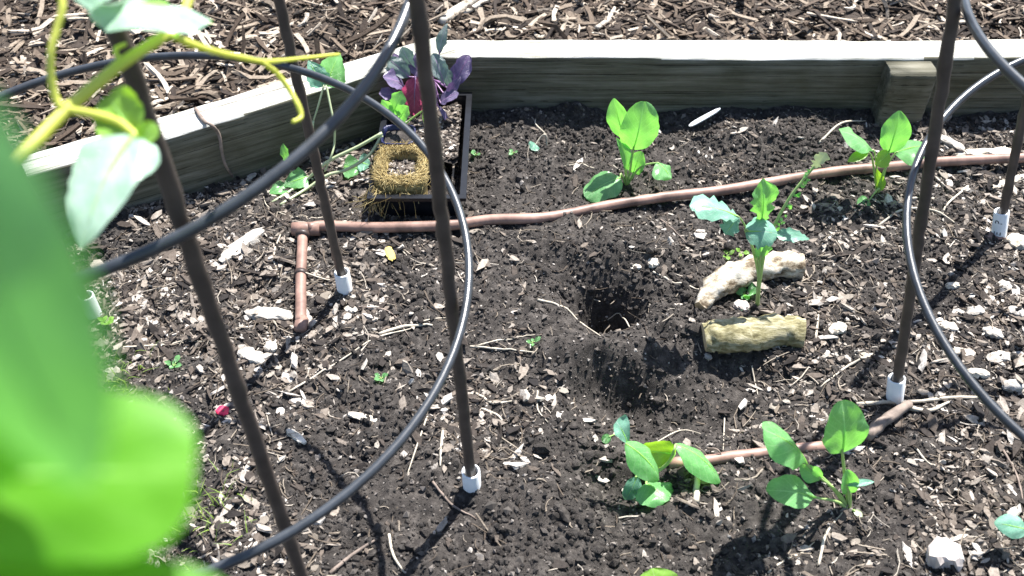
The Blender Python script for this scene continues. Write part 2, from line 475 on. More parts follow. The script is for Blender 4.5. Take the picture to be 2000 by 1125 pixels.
# ------------------------------------------------------------------ scattered stuff
RNG = np.random.RandomState(42)
def rot_mats(n, yaw, tilt, tdir, roll=None):
    cy, sy = np.cos(yaw), np.sin(yaw)
    Rz = np.zeros((n, 3, 3)); Rz[:, 0, 0] = cy; Rz[:, 0, 1] = -sy; Rz[:, 1, 0] = sy; Rz[:, 1, 1] = cy; Rz[:, 2, 2] = 1
    k = np.stack([np.cos(tdir), np.sin(tdir), 0 * tdir], -1)
    K = np.zeros((n, 3, 3)); K[:, 0, 1] = -k[:, 2]; K[:, 0, 2] = k[:, 1]; K[:, 1, 0] = k[:, 2]; K[:, 1, 2] = -k[:, 0]; K[:, 2, 0] = -k[:, 1]; K[:, 2, 1] = k[:, 0]
    I = np.eye(3)[None]
    Rt = I + np.sin(tilt)[:, None, None] * K + (1 - np.cos(tilt))[:, None, None] * (K @ K)
    return Rt @ Rz
OCT_V = np.array([(1, 0, 0), (-1, 0, 0), (0, 1, 0), (0, -1, 0), (0, 0, 1), (0, 0, -1)], float)
OCT_F = np.array([(0, 2, 4), (2, 1, 4), (1, 3, 4), (3, 0, 4), (2, 0, 5), (1, 2, 5), (3, 1, 5), (0, 3, 5)])
BOX_V = np.array([(-.5, -.5, -.5), (.5, -.5, -.5), (.5, .5, -.5), (-.5, .5, -.5), (-.5, -.5, .5), (.5, -.5, .5), (.5, .5, .5), (-.5, .5, .5)])
BOX_F = np.array([(0, 3, 2, 1), (4, 5, 6, 7), (0, 1, 5, 4), (1, 2, 6, 5), (2, 3, 7, 6), (3, 0, 4, 7)])
def strip_template(k):
    V = []; Fc = []
    for i in range(k + 1):
        x = -.5 + i / k
        V += [(x, -.5, -.5), (x, .5, -.5), (x, .5, .5), (x, -.5, .5)]
    for i in range(k):
        a = i * 4
        for j in range(4):
            Fc.append((a + j, a + (j + 1) % 4, a + 4 + (j + 1) % 4, a + 4 + j))
    Fc.append((0, 3, 2, 1)); Fc.append((k * 4, k * 4 + 1, k * 4 + 2, k * 4 + 3))
    return np.array(V, float), np.array(Fc)
STR_V, STR_F = strip_template(3)
_hx = [(-.5, -.12), (-.2, -.5), (.28, -.42), (.5, .08), (.15, .5), (-.3, .38)]
HEX_V = np.array([(x, y, -.5) for x, y in _hx] + [(x, y, .5) for x, y in _hx])
HEX_F = np.array([(0, 5, 4, 1), (1, 4, 3, 2), (6, 7, 10, 11), (7, 8, 9, 10)] + [(k, (k + 1) % 6, 6 + (k + 1) % 6, 6 + k) for k in range(6)])
def scatter(name, tv, tf, xy, zfun, size, yaw, tilt, jit, lift, m, bend=None):
    n = len(xy); k = len(tv)
    loc = np.tile(tv[None], (n, 1, 1)) * (1 + jit * (RNG.rand(n, k, 3) - .5))
    loc = loc * size[:, None, :]
    if bend is not None:
        tx = tv[:, 0][None]
        loc[:, :, 1] += bend[:, None] * (tx * tx * 4 - .5) * size[:, 0:1]
        loc[:, :, 2] += np.abs(bend[:, None]) * .5 * (tx * tx * 4 - .5) * size[:, 0:1] * (RNG.rand(n, 1) - .3)
    Rm = rot_mats(n, yaw, tilt, RNG.rand(n) * 2 * np.pi)
    loc = np.einsum('nij,nkj->nki', Rm, loc)
    z = zfun(xy[:, 0], xy[:, 1]) + lift
    loc += np.stack([xy[:, 0], xy[:, 1], z], -1)[:, None, :]
    fc = (tf[None] + (np.arange(n) * k)[:, None, None]).reshape(-1, tf.shape[1])
    return obj(name, big_mesh(name, loc.reshape(-1, 3), fc), m)
def blob(u, v, U, Vv, su, sv): return np.exp(-((U - u) / su) ** 2 - ((Vv - v) / sv) ** 2)
def chip_density(x, y):
    """how much of the soil is under wood chips; places given as where they lie in the bed"""
    U, W = to_px(x, y, 0 * x)
    d = .045 + 0 * U
    d = np.maximum(d, 1.0 * (1 / (1 + np.exp((U - 640 + .12 * (W - 560)) / 90))))
    d = np.maximum(d, .9 * blob(560, 560, U, W, 300, 190))
    d = np.maximum(d, .75 * blob(950, 860, U, W, 150, 170))
    d = np.maximum(d, 1.0 * (1 / (1 + np.exp(-(U - 1830 + .10 * (W - 560)) / 60))))
    d = np.maximum(d, .75 * blob(1620, 600, U, W, 160, 170))
    d = np.maximum(d, .55 * blob(1750, 420, U, W, 250, 110))
    d = np.maximum(d, .55 * blob(1440, 300, U, W, 110, 50))
    d = np.maximum(d, .60 * blob(1650, 850, U, W, 220, 120))
    d = np.maximum(d, .45 * blob(1700, 1080, U, W, 320, 90))
    d = np.maximum(d, .40 * blob(1390, 930, U, W, 90, 60))
    d = np.maximum(d, .35 * blob(1250, 470, U, W, 200, 60))
    d = d * (1 - .85 * blob(1150, 560, U, W, 170, 110)) * (1 - .8 * blob(1000, 420, U, W, 130, 70)) * (1 - .8 * blob(1330, 780, U, W, 130, 80))
    d = d * (1 - .7 * blob(720, 960, U, W, 220, 130)) * (1 - .75 * blob(1150, 1030, U, W, 170, 110))
    d = d * np.clip(.10 + 1.9 * np.clip(vnoise(x * 13 + 3, y * 13) + .42 + .5 * vnoise(x * 34, y * 34 + 8), 0, 1), 0, 1.5)
    return d
def sample_bed(n, dens=None, xr=(-1.6, 1.6), yr=(.05, BACK_Y - .01)):
    out = []
    while sum(map(len, out)) < n:
        x = RNG.uniform(*xr, 60000); y = RNG.uniform(*yr, 60000)
        ok = side_of(x, y) > .005
        U, W = to_px(x, y, 0 * x)
        vis = (U > -260) & (U < 2260) & (W < 1330)
        ok &= vis
        if dens is not None: ok &= RNG.rand(len(x)) < dens(x, y)
        out.append(np.stack([x, y], -1)[ok])
    return np.concatenate(out)[:n]
# crumbs of soil
n = 60000
xy = sample_bed(n)
s = np.exp(RNG.normal(math.log(.0017), .50, n)); s = np.clip(s, .0008, .0075)
sz = np.stack([s * RNG.uniform(.8, 1.5, n), s * RNG.uniform(.8, 1.3, n), s * RNG.uniform(.6, 1.0, n)], -1)
setp(scatter('soil_crumbs', OCT_V, OCT_F, xy, hz, sz, RNG.rand(n) * 6.3, RNG.rand(n) * 3, .7, s * .3, M['crumb']),
     'fine dark crumbs of garden soil all over the bed', 'soil', kind='stuff')
# clods
n = 6500
xy = sample_bed(n, lambda x, y: np.clip(.75 - chip_density(x, y), .12, 1) * np.clip(.3 + 1.6 * vnoise(x * 9 + 50, y * 9), .05, 1))
_g = (1 + 5 ** .5) / 2
ICO_V = np.array([(-1, _g, 0), (1, _g, 0), (-1, -_g, 0), (1, -_g, 0), (0, -1, _g), (0, 1, _g), (0, -1, -_g), (0, 1, -_g), (_g, 0, -1), (_g, 0, 1), (-_g, 0, -1), (-_g, 0, 1)]) / 1.9
ICO_F = np.array([(0, 11, 5), (0, 5, 1), (0, 1, 7), (0, 7, 10), (0, 10, 11), (1, 5, 9), (5, 11, 4), (11, 10, 2), (10, 7, 6), (7, 1, 8), (3, 9, 4), (3, 4, 2), (3, 2, 6), (3, 6, 8), (3, 8, 9), (4, 9, 5), (2, 4, 11), (6, 2, 10), (8, 6, 7), (9, 8, 1)])
s = np.clip(np.exp(RNG.normal(math.log(.0036), .42, n)), .002, .011)
sz = np.stack([s * RNG.uniform(.8, 1.4, n), s * RNG.uniform(.8, 1.3, n), s * RNG.uniform(.55, .9, n)], -1)
setp(scatter('soil_clods', ICO_V, ICO_F, xy, hz, sz, RNG.rand(n) * 6.3, RNG.rand(n) * 3, .55, s * .15, M['soil']),
     'rough clods of loosened soil round the dug hollows', 'soil', kind='stuff')
# chips
n = 32000
xy = sample_bed(n, chip_density)
Lc = np.clip(np.exp(RNG.normal(math.log(.0080), .62, n)), .0025, .042)
Wc = np.clip(Lc * RNG.uniform(.14, .60, n), .0014, .012); Tc = np.clip(Wc * RNG.uniform(.2, .6, n), .0008, .0045)
tilt = np.abs(RNG.normal(0, .42, n))
setp(scatter('wood_chip_mulch', HEX_V, HEX_F, xy, hz, np.stack([Lc, Wc, Tc], -1), RNG.rand(n) * 6.3, tilt, .9, Tc * .3 + np.sin(tilt) * Lc * .16, M['chip']),
     'small wood chips of the mulch strewn over the soil bed', 'mulch', kind='stuff')
# fine fibres and straws among the chips
n = 4800
xy = sample_bed(n, lambda x, y: .12 + chip_density(x, y) * .8)
Lc = np.clip(np.exp(RNG.normal(math.log(.020), .55, n)), .006, .075)
Wc = RNG.uniform(.0006, .0018, n)
setp(scatter('straw_litter', STR_V, STR_F, xy, hz, np.stack([Lc, Wc, Wc * .8], -1), RNG.rand(n) * 6.3, np.abs(RNG.normal(0, .22, n)), .3, .002 + Lc * .03, M['fibre'], RNG.normal(0, .16, n)),
     'thin dry fibres and straws littering the soil bed', 'litter', kind='stuff')
# shredded mulch outside
def sample_out(n):
    out = []
    while sum(map(len, out)) < n:
        x = RNG.uniform(-2.4, 2.2, 40000); y = RNG.uniform(1.0, 3.1, 40000)
        U, W = to_px(x, y, MZ + 0 * x)
        ok = ((y > BACK_Y + TH + .006) | (side_of(x, y) < -TH - .006)) & ((side_of(x, y) < -TH - .006) | (y > BACK_Y + TH + .006))
        ok &= ~((side_of(x, y) > -TH - .006) & (y < BACK_Y + TH + .006))
        ok &= (U > -250) & (U < 2250) & (W > -260)
        out.append(np.stack([x, y], -1)[ok])
    return np.concatenate(out)[:n]
n = 25000
xy = sample_out(n)
Lc = np.clip(np.exp(RNG.normal(math.log(.022), .62, n)), .006, .11)
Wc = np.clip(Lc * RNG.uniform(.06, .26, n), .0012, .010)
tl = np.abs(RNG.normal(0, .32, n))
setp(scatter('shredded_mulch', STR_V, STR_F, xy, hm, np.stack([Lc, Wc, Wc * RNG.uniform(.25, .6, n)], -1), RNG.rand(n) * 6.3, tl, .45, .003 + np.sin(tl) * Lc * .25 + RNG.rand(n) * .006, M['shred'], RNG.normal(0, .10, n)),
     'shredded bark mulch heaped outside the timber edging', 'mulch', kind='stuff')

# larger chips one by one
def chip_mesh(seed):
    rng = np.random.RandomState(seed)
    v = HEX_V * np.array([1, rng.uniform(.3, .7), rng.uniform(.08, .18)]) * (1 + .7 * (rng.rand(12, 3) - .5))
    me = mesh_from('wood_chip', v, [tuple(q) for q in HEX_F.tolist()], smooth=False); me.materials.append(M['chip_obj']); return me
CH = [chip_mesh(i) for i in range(7)]
xy = sample_bed(900, chip_density, xr=(-1.2, 1.2), yr=(.45, 1.7))
U, W = to_px(xy[:, 0], xy[:, 1], 0)
xy = xy[(U > 150) & (U < 1990) & (W > 240) & (W < 1120)][:250]
MARKS = [((590, 560), 'the short branch pipe'), ((800, 400), 'the black tray'), ((1190, 580), 'the dug hole'), ((1470, 600), 'the two cut branches'),
         ((1230, 340), 'the round leaved seedling'), ((1710, 370), 'the seedling before the post'), ((1955, 440), 'the lettered sleeve'), ((1755, 770), 'the crossed dry sticks'),
         ((1660, 980), 'the tall paddle leaf seedling'), ((1260, 930), 'the spreading seedling'), ((920, 940), 'the sleeve in bare soil'), ((435, 803), 'the red petal'),
         ((470, 480), 'the large splintered wood piece'), ((745, 740), 'the lone weed sprout'), ((1840, 1090), 'the pale stone'), ((405, 1010), 'the short grass tuft'), ((185, 615), 'the half hidden sleeve')]
MK = [(at_z(*q, 0)[:2], t) for q, t in MARKS]
for i, (x, y) in enumerate(xy):
    mark = min(MK, key=lambda q: (q[0][0] - x) ** 2 + (q[0][1] - y) ** 2)[1]
    o = bpy.data.objects.new('wood_chip', CH[i % 7]); COL.objects.link(o)
    L = float(np.clip(np.exp(RNG.normal(math.log(.017), .28)), .012, .03))
    o.scale = (L, L, L)
    o.location = (x, y, float(hz(x, y)) + L * .06)
    o.rotation_euler = (RNG.normal(0, .2), RNG.normal(0, .2), RNG.rand() * 6.3)
    setp(o, 'loose wood chip lying on the soil near ' + mark, 'wood chip', 'loose wood chips near ' + mark)

# ------------------------------------------------------------------ tomato cages
def ring_pts(c, r, tx, ty, n=140):
    nrm = np.array([tx, ty, 1.0]); nrm /= np.linalg.norm(nrm)
    e1 = np.cross([0, 1, 0], nrm); e1 /= np.linalg.norm(e1); e2 = np.cross(nrm, e1)
    a = np.linspace(0, 2 * np.pi, n, endpoint=False)
    return np.array(c) + r * (np.cos(a)[:, None] * e1 + np.sin(a)[:, None] * e2)
def stake(parent, base, topuv, extra, rad, seed):
    base = np.array([base[0], base[1], float(hz(base[0], base[1]))])
    top = near_vertical(*topuv, base)
    d = (top - base); d /= np.linalg.norm(d)
    a = base - d * .12; b = top + d * extra
    n = 60
    P = np.linspace(a, b, n)
    rng = np.random.RandomState(seed)
    P = P + rng.normal(0, .0005, P.shape)
    rr = rad * (1 + .10 * (rng.rand(n) - .5))
    rr[::7] *= 1.12                                  # little knobs along a coated stake
    V, Fc = tube_geo(P, rr, 10)
    o = obj('stake', mesh_from('stake', V, Fc), M['stake'], parent)
    return base, d
def sleeve(base, d, hgt, label, word=None, seed=0):
    e = empty('pvc_sleeve', base, label, 'pipe sleeve', 'white sleeves round the cage stakes')
    d = d + np.array([RNG.normal(0, .03), RNG.normal(0, .03), 0]); d /= np.linalg.norm(d)
    ro, ri = .0135, .0108
    a = np.array([1, 0, 0]) - d * d[0]; a /= np.linalg.norm(a); b = np.cross(d, a)
    V = []; Fc = []; sg = 20
    for rr, zz in ((ro, -.05), (ro, hgt - .001), (ro - .001, hgt), (ri, hgt), (ri, hgt - .03)):
        for k in range(sg):
            t = 2 * math.pi * k / sg
            V.append(base + d * zz + rr * (math.cos(t) * a + math.sin(t) * b))
    for i in range(4):
        for k in range(sg):
            k2 = (k + 1) % sg
            Fc.append((i * sg + k, i * sg + k2, (i + 1) * sg + k2, (i + 1) * sg + k))
    obj('tube', mesh_from('tube', V, Fc), M['pvc'], e)
    if word:
        for ch, zz in word:
            cu = bpy.data.curves.new('letter', 'FONT'); cu.body = ch; cu.size = .018; cu.extrude = 0; cu.align_x = 'CENTER'; cu.align_y = 'CENTER'
            tmp = bpy.data.objects.new('tmp', cu); COL.objects.link(tmp)
            dg = bpy.context.evaluated_depsgraph_get(); me = bpy.data.meshes.new_from_object(tmp.evaluated_get(dg))
            bpy.data.objects.remove(tmp)
            co = np.zeros(len(me.vertices) * 3); me.vertices.foreach_get('co', co); co = co.reshape(-1, 3)
            face = (CP - base) * np.array([1, 1, 0]); face /= np.linalg.norm(face)
            face = face - d * (face @ d); face /= np.linalg.norm(face)
            rt = np.cross(d, face)
            # letters run along the pipe: turn a quarter, wrap on the surface
            ang_ = co[:, 1] / ro; al = -co[:, 0] * 1.0
            W3 = base + d * (zz - al)[:, None] * 1 + (ro + .0004) * (np.cos(ang_)[:, None] * face - np.sin(ang_)[:, None] * rt)
            me.vertices.foreach_set('co', W3.ravel()); me.update()
            obj('letter', me, M['ink'], e)
def cage(label, legs, rings, centre, grp):
    e = empty('tomato_cage', (centre[0], centre[1], 0), label, 'tomato cage')
    res = []
    for i, (buv, tuv, ex) in enumerate(legs):
        res.append(stake(e, at_z(*buv, 0), tuv, ex, .0078, 50 + i))
    for c, r, tx, ty in rings:
        P = ring_pts(c, r, tx, ty)
        V, Fc = tube_geo(P, .0052, 10, True, 1.15)
        obj('ring', mesh_from('ring', V, Fc), M['ring'], e)
    return res
L = cage('black ringed brown tomato cage with a cucumber vine climbing on it',
         [((610, 1190), (235, 80), .25), ((675, 575), (545, 0), .20), ((922, 950), (815, 0), .15), ((187, 622), (-60, 150), .2)],
         [((-.436, .795, .411), .385, .043, -.171), ((-.449, .862, .709), .36, -.135, -.206)], (-.43, .85), None)
Rr = cage('black ringed brown tomato cage standing past the logs by the timber post',
          [((1750, 772), (1865, 0), .2), ((1950, 462), (2010, 170), .5)],
          [((.855, .800, .428), .372, -.115, -.24), ((.90, .915, .627), .38, .03, 0)], (.93, .95), None)
sleeve(L[1][0], L[1][1], .046, 'white pipe sleeve beside the short branch of the brown irrigation pipe')
sleeve(L[2][0], L[2][1], .040, 'white pipe sleeve in bare soil below two crossing straw stems')
sleeve(L[3][0], L[3][1], .045, 'white pipe sleeve half hidden by the big blurred green leaf')
sleeve(L[0][0], L[0][1], .040, 'white pipe sleeve round the stake that carries the vine')
sleeve(Rr[0][0], Rr[0][1], .046, 'white pipe sleeve above the crossed dry sticks')
sleeve(Rr[1][0], Rr[1][1], .060, 'white pipe sleeve with black letters E and P', [('P', .042), ('E', .016)])

# ------------------------------------------------------------------ irrigation pipes
def pathg(uvs, dz): return smooth_path([gnd(u, v, dz) for u, v in uvs], 6)
def flatten(P, dz):
    """a stiff pipe does not follow every crumb"""
    z = P[:, 2].copy()
    k = np.ones(9) / 9
    zs = np.convolve(np.pad(z, 4, mode='edge'), k, 'valid')
    P[:, 2] = zs + dz
    return P
e = empty('irrigation_pipe', gnd(595, 462), 'long brown irrigation pipe with tee fitting and short branch', 'pipe')
P = flatten(pathg([(604, 456), (640, 455), (740, 456), (860, 453), (950, 444), (1060, 428), (1190, 411), (1300, 396), (1400, 386), (1500, 368), (1620, 349), (1720, 338), (1850, 327), (2000, 322), (2200, 318), (2400, 318)], .012), .004)
P[:, 2] -= .009 * np.exp(-((P[:, 0] - at_z(1110, 425, 0)[0]) / .12) ** 2)
tube('main_pipe', P, .0103, M['pipe'], e, 12)
P = flatten(pathg([(593, 462), (592, 500), (590, 545), (590, 600), (590, 640)], .010), .003)
tube('branch_pipe', P, .0098, M['pipe'], e, 12)
c = gnd(596, 458, .014)
tube('tee_fitting', [c + np.array([-.022, 0, 0]), c + np.array([.0, 0, 0]), c + np.array([.03, .0, 0])], .0135, M['pipe'], e, 12)
tube('collar', [c + np.array([0, -.012, 0]), c + np.array([0, -.022, -.001])], .0135, M['pipe_dark'], e, 12)
c2 = gnd(590, 545, .012)
tube('clamp', [c2 + np.array([0, .005, 0]), c2 + np.array([0, -.005, 0])], .0125, M['pipe_dark'], e, 12)
c3 = gnd(590, 642, .011)
tube('end_cap', [c3 + np.array([.0, .012, 0]), c3 + np.array([.0, -.010, 0]), c3 + np.array([.001, -.016, 0])], [.0115, .0115, .006], M['pipe'], e, 12)
e = empty('irrigation_pipe', gnd(1450, 890), 'short brown irrigation pipe half buried between two seedlings', 'pipe')
P = np.linspace(gnd(1305, 905, 0), gnd(1615, 872, 0), 14); P[:, 2] = hz(P[:, 0], P[:, 1]); P[:, 2] = P[:, 2].mean() * .7 + P[:, 2] * .3 + .001
tube('pipe', P, .0085, M['pipe'], e, 12)

# ------------------------------------------------------------------ leaves
PROF = {
    'round': ([0, .06, .16, .32, .52, .72, .86, .95, 1], [.06, .25, .62, .90, 1, .95, .76, .45, .05]),
    'spoon': ([0, .08, .2, .38, .6, .78, .9, .97, 1], [.07, .10, .34, .74, 1, .97, .76, .42, .05]),
    'oval': ([0, .1, .25, .5, .75, .9, 1], [.08, .42, .78, 1, .85, .5, .04]),
    'fan': ([0, .2, .45, .7, .88, 1], [.22, .3, .55, .85, 1, .82]),
    'lance': ([0, .12, .35, .6, .85, 1], [.1, .5, 1, .85, .4, .03]),
    'kale': ([0, .1, .2, .3, .42, .55, .66, .8, .9, 1], [.1, .45, .3, .8, .6, 1, .78, .9, .5, .05]),
    'blunt': ([0, .2, .5, .8, .92, .98, 1], [.5, .75, .95, 1, .88, .62, .35]),
    'heart': ([0, .04, .14, .3, .45, .6, .75, .9, 1], [.35, .70, .98, 1, .88, .76, .52, .25, .02]),
}
_t = np.linspace(0, 1, 41)
PROF['round'] = (_t, np.maximum(np.maximum(np.sin(np.pi * _t ** .92), 0) ** .43, .14))
_w = np.clip((_t - .02) / .42, 0, 1); _w = _w * _w * (3 - 2 * _w)
PROF['spoon'] = (_t, np.maximum(np.maximum(np.sin(np.pi * _t ** 1.15), 0) ** .45 * (.12 + .88 * _w), .06))
PROF['oval'] = (_t, np.maximum(np.maximum(np.sin(np.pi * _t ** .95), 0) ** .62, .08))
def unit(v): return np.asarray(v, float) / np.linalg.norm(v)
VIEW = unit((0, -.72, .69))
def leaf(parent, p0, p1, wpx, nh=VIEW, prof='spoon', arch=.08, cup=.15, wav=.045, m='leaf', seed=0, edge=0.035, nu=16, nv=10, left=1.0, right=1.0, name='leaf', rib='rib'):
    """leaf from p0 to p1 whose seen width is wpx photo pixels"""
    p0 = np.asarray(p0, float); p1 = np.asarray(p1, float)
    ax = p1 - p0; L = np.linalg.norm(ax); ax /= L
    nn = np.asarray(nh, float); nn = nn - ax * (nn @ ax); nn /= np.linalg.norm(nn)
    sd = np.cross(ax, nn)
    mid = (p0 + p1) / 2
    vd = unit(mid - CP)
    # how much of the side vector is seen across the leaf
    a2 = unit(ax - vd * (ax @ vd)) if np.linalg.norm(ax - vd * (ax @ vd)) > .05 else sd
    s2 = sd - vd * (sd @ vd); s2 = s2 - a2 * (s2 @ a2)
    fs = max(np.linalg.norm(s2), .33)
    hw = wpx * .5 * depth(mid) / F_PX / fs
    rng = np.random.RandomState(seed * 13 + 5)
    tt = (1 - np.cos(np.linspace(0, math.pi, nu + 1))) / 2
    pr = np.interp(tt, *PROF[prof])
    ph = rng.rand(6) * 6.3
    V = []; UV = []
    el = 1 + edge * (rng.rand(nu + 1) - .5) * 2; er = 1 + edge * (rng.rand(nu + 1) - .5) * 2
    for i, t in enumerate(tt):
        c = p0 + ax * L * t + nn * arch * L * 4 * t * (1 - t)
        for j in range(nv + 1):
            s = -1 + 2 * j / nv
            h = hw * pr[i] * (left * el[i] if s < 0 else right * er[i])
            wv = wav * hw * 2 * (math.sin(t * 9 + ph[0] + 2 * s) * s * s + .5 * math.sin(t * 17 + ph[1]) * abs(s) + .35 * math.sin(s * 7 + t * 6 + ph[2]))
            tw = wav * 1.0 * math.sin(t * 5 + ph[3]) * hw * abs(s) * pr[i]
            V.append(c + sd * h * s + nn * (cup * hw * pr[i] * (s * s) + wv * pr[i]) + ax * tw)
            UV.append((s * .5 + .5, t))
    Fc = []
    for i in range(nu):
        for j in range(nv):
            a = i * (nv + 1) + j; Fc.append((a, a + 1, a + nv + 2, a + nv + 1))
    lf = obj(name, mesh_from(name, V, Fc, UV), M[m], parent)
    if wpx >= 30 and rib:
        tr_ = np.linspace(0, .82, 10)
        Pm = np.array([p0 + ax * L * t + nn * (arch * L * 4 * t * (1 - t)) for t in tr_])
        tube('midrib', Pm, [min(.0016, hw * .05), min(.0011, hw * .035), .0002], M[rib], lf, 6)
    return lf
class Plant:
    def __init__(s, name, base_uv, label, cat, group=None, stem='green_stem'):
        s.b = gnd(*base_uv); s.y = s.b[1]; s.stem = stem
        s.e = empty(name, s.b, label, cat, group); s.k = int(base_uv[0])
    def P(s, uv, dy): return at_y(uv[0], uv[1], s.y + dy)
    def leaf(s, a, b, w, da=0., db=0., via=None, rad=.0017, stem=True, **kw):
        s.k += 1
        p0 = s.P(a, da); p1 = s.P(b, db)
        for p in (p0, p1):
            g = float(hz(p[0], p[1])) + .004
            if p[2] < g: p[2] = g
        if stem:
            mids = [s.P(q[:2], q[2]) for q in via] if via else []
            ext = p0 + (p1 - p0) * .12
            pts = smooth_path([s.b - np.array([0, 0, .008])] + mids + [p0, ext], 5)
            tube('petiole', pts, [rad * 1.5, rad, rad * .75], M[kw.pop('sm', s.stem)], s.e, 7)
        return leaf(s.e, p0, p1, w, seed=s.k, **kw)
G = 'young brassica seedlings planted in the bed'
F_ = (0, -.75, .66)
# --- seedling with the tall round leaf, by the back timber
p = Plant('brassica_seedling', (1224, 358), 'young brassica seedling with one upright round leaf, before the bare back timber', 'seedling', G)
p.leaf((1222, 270), (1199, 192), 42, .03, .05, nh=(-.5, -.5, .7), prof='oval', m='leaf', wav=.05, left=1.0)
p.leaf((1237, 292), (1258, 198), 74, .0, .015, via=[(1230, 335, .0)], nh=(.05, -.9, .25), prof='round', m='leaf', cup=.1, rad=.002)
p.leaf((1221, 332), (1203, 269), 24, -.01, .0, nh=(.6, -.6, .5), prof='lance', cup=.6)
p.leaf((1237, 338), (1254, 296), 36, .01, .015, nh=(-.4, -.8, .5), prof='round', cup=.4)
p.leaf((1211, 347), (1144, 386), 56, -.02, -.05, via=[(1213, 340, -.01)], nh=(0, -.05, 1), prof='round', cup=-.12)
p.leaf((1283, 318), (1311, 349), 34, -.01, -.035, via=[(1250, 327, .0)], nh=(.3, .05, .95), prof='oval', cup=-.3, m='leaf')
# --- seedling behind the long pipe, near the post
p = Plant('brassica_seedling', (1716, 378), 'young brassica seedling growing beside the long pipe in front of the timber post', 'seedling', G)
p.leaf((1736, 298), (1757, 216), 56, .01, .03, via=[(1726, 345, .005)], nh=(-.15, -.85, .45), prof='oval', m='leaf', cup=.25, wav=.05)
p.leaf((1708, 298), (1641, 256), 27, .01, .02, via=[(1714, 345, .0)], nh=(-.1, .1, 1), prof='spoon', m='leaf', cup=-.2)
p.leaf((1748, 300), (1812, 284), 52, .01, .01, via=[(1724, 340, .0)], nh=(.15, .05, 1), prof='round', m='leaf', cup=-.2)
p.leaf((1695, 297), (1656, 316), 20, -.01, -.03, via=[(1706, 325, .0), (1702, 305, .0)], nh=(-.2, -.5, .8), prof='oval', m='leaf_y')
p.leaf((1736, 298), (1709, 322), 32, .0, -.02, stem=False, nh=(.1, -.9, .4), prof='oval', m='leaf_y')
p.leaf((1697, 392), (1671, 411), 26, -.02, -.035, via=[(1716, 368, -.01)], nh=(0, -.5, .8), prof='round', m='leaf')
p.leaf((1722, 372), (1712, 330), 20, .0, .0, stem=False, nh=(0, -1, .3), prof='lance', m='leaf_y')
# --- front pair
p = Plant('brassica_seedling', (1268, 925), 'spreading brassica seedling with broad drooping leaves at the left end of the buried pipe', 'seedling', G)
p.leaf((1226, 870), (1203, 823), 40, .0, .01, via=[(1245, 880, .01)], nh=(-.05, -.05, 1), prof='fan', m='leaf_b', cup=.25)
p.leaf((1222, 866), (1287, 938), 52, -.005, -.03, stem=False, nh=(-.08, 0, 1), prof='oval', cup=-.45, arch=.14, wav=.05)
p.leaf((1262, 944), (1294, 1012), 68, -.02, -.055, nh=(.1, .1, 1), prof='round', cup=-.3, arch=.12)
p.leaf((1244, 930), (1221, 978), 34, -.01, -.03, nh=(.3, -.4, .85), prof='oval', m='leaf_b', cup=.2)
p.leaf((1318, 886), (1251, 876), 52, .015, .015, via=[(1300, 910, .0)], nh=(-.1, -.9, .4), prof='round', m='leaf_y', cup=.2, arch=.05)
p.leaf((1320, 868), (1407, 943), 40, .01, -.02, via=[(1303, 905, .0), (1316, 880, .0)], nh=(.35, .05, .9), prof='oval', m='leaf', cup=-.5, arch=.12)
p.leaf((1192, 852), (1176, 862), 18, .0, -.005, via=[(1240, 885, .01), (1212, 850, .01)], nh=(0, -.5, .8), prof='round', m='leaf', rad=.001)
p = Plant('brassica_seedling', (1662, 992), 'brassica seedling with a tall paddle leaf, below the crossed dry sticks', 'seedling', G)
p.leaf((1645, 884), (1644, 782), 82, .01, .035, via=[(1650, 930, .01)], nh=(.1, -.8, .55), prof='round', cup=.1, wav=.045, rad=.0022)
p.leaf((1577, 908), (1491, 839), 54, -.005, .0, via=[(1622, 948, .0)], nh=(-.12, 0, 1), prof='spoon', cup=-.4, rad=.002, arch=.1)
p.leaf((1598, 973), (1496, 957), 60, -.02, -.03, via=[(1635, 980, -.01)], nh=(0, -.25, .97), prof='spoon', cup=.12, rad=.002)
p.leaf((1604, 935), (1562, 908), 36, -.01, .0, via=[(1640, 965, .0)], nh=(-.5, -.6, .6), prof='oval', cup=.3)
p.leaf((1656, 962), (1654, 917), 34, .0, .01, nh=(.1, -.9, .3), prof='round', cup=.5)
p.leaf((1652, 948), (1707, 941), 14, .0, .0, via=[(1660, 965, 0)], nh=(.1, -.2, 1), prof='oval', m='leaf_b')
p.leaf((1664, 1005), (1676, 1026), 12, -.01, -.02, nh=(0, -.3, 1), prof='oval', m='pale_stem')
# --- partly out of the picture
p = Plant('brassica_seedling', (2025, 1050), 'brassica seedling with one bluish leaf reaching in near the pale stone', 'seedling', G)
p.leaf((2008, 1035), (1942, 1021), 46, -.01, -.01, nh=(-.1, -.4, .9), prof='oval', m='leaf_b', cup=-.2)
p.leaf((2035, 1020), (2080, 960), 60, .0, .03, nh=(.1, -.6, .8), prof='round', m='leaf')
p.leaf((2045, 1060), (2120, 1080), 60, -.01, -.03, nh=(.1, -.4, .9), prof='round', m='leaf')
p = Plant('brassica_seedling', (1290, 1195), 'brassica seedling showing one yellow green leaf tip below the spreading seedling', 'seedling', G)
p.leaf((1288, 1170), (1274, 1110), 92, .0, .03, nh=(0, -.6, .8), prof='round', m='leaf_y')
p.leaf((1310, 1210), (1380, 1260), 70, -.01, -.03, nh=(.2, -.4, .9), prof='round', m='leaf')
p.leaf((1270, 1210), (1200, 1250), 70, -.01, -.03, nh=(-.2, -.4, .9), prof='round', m='leaf')
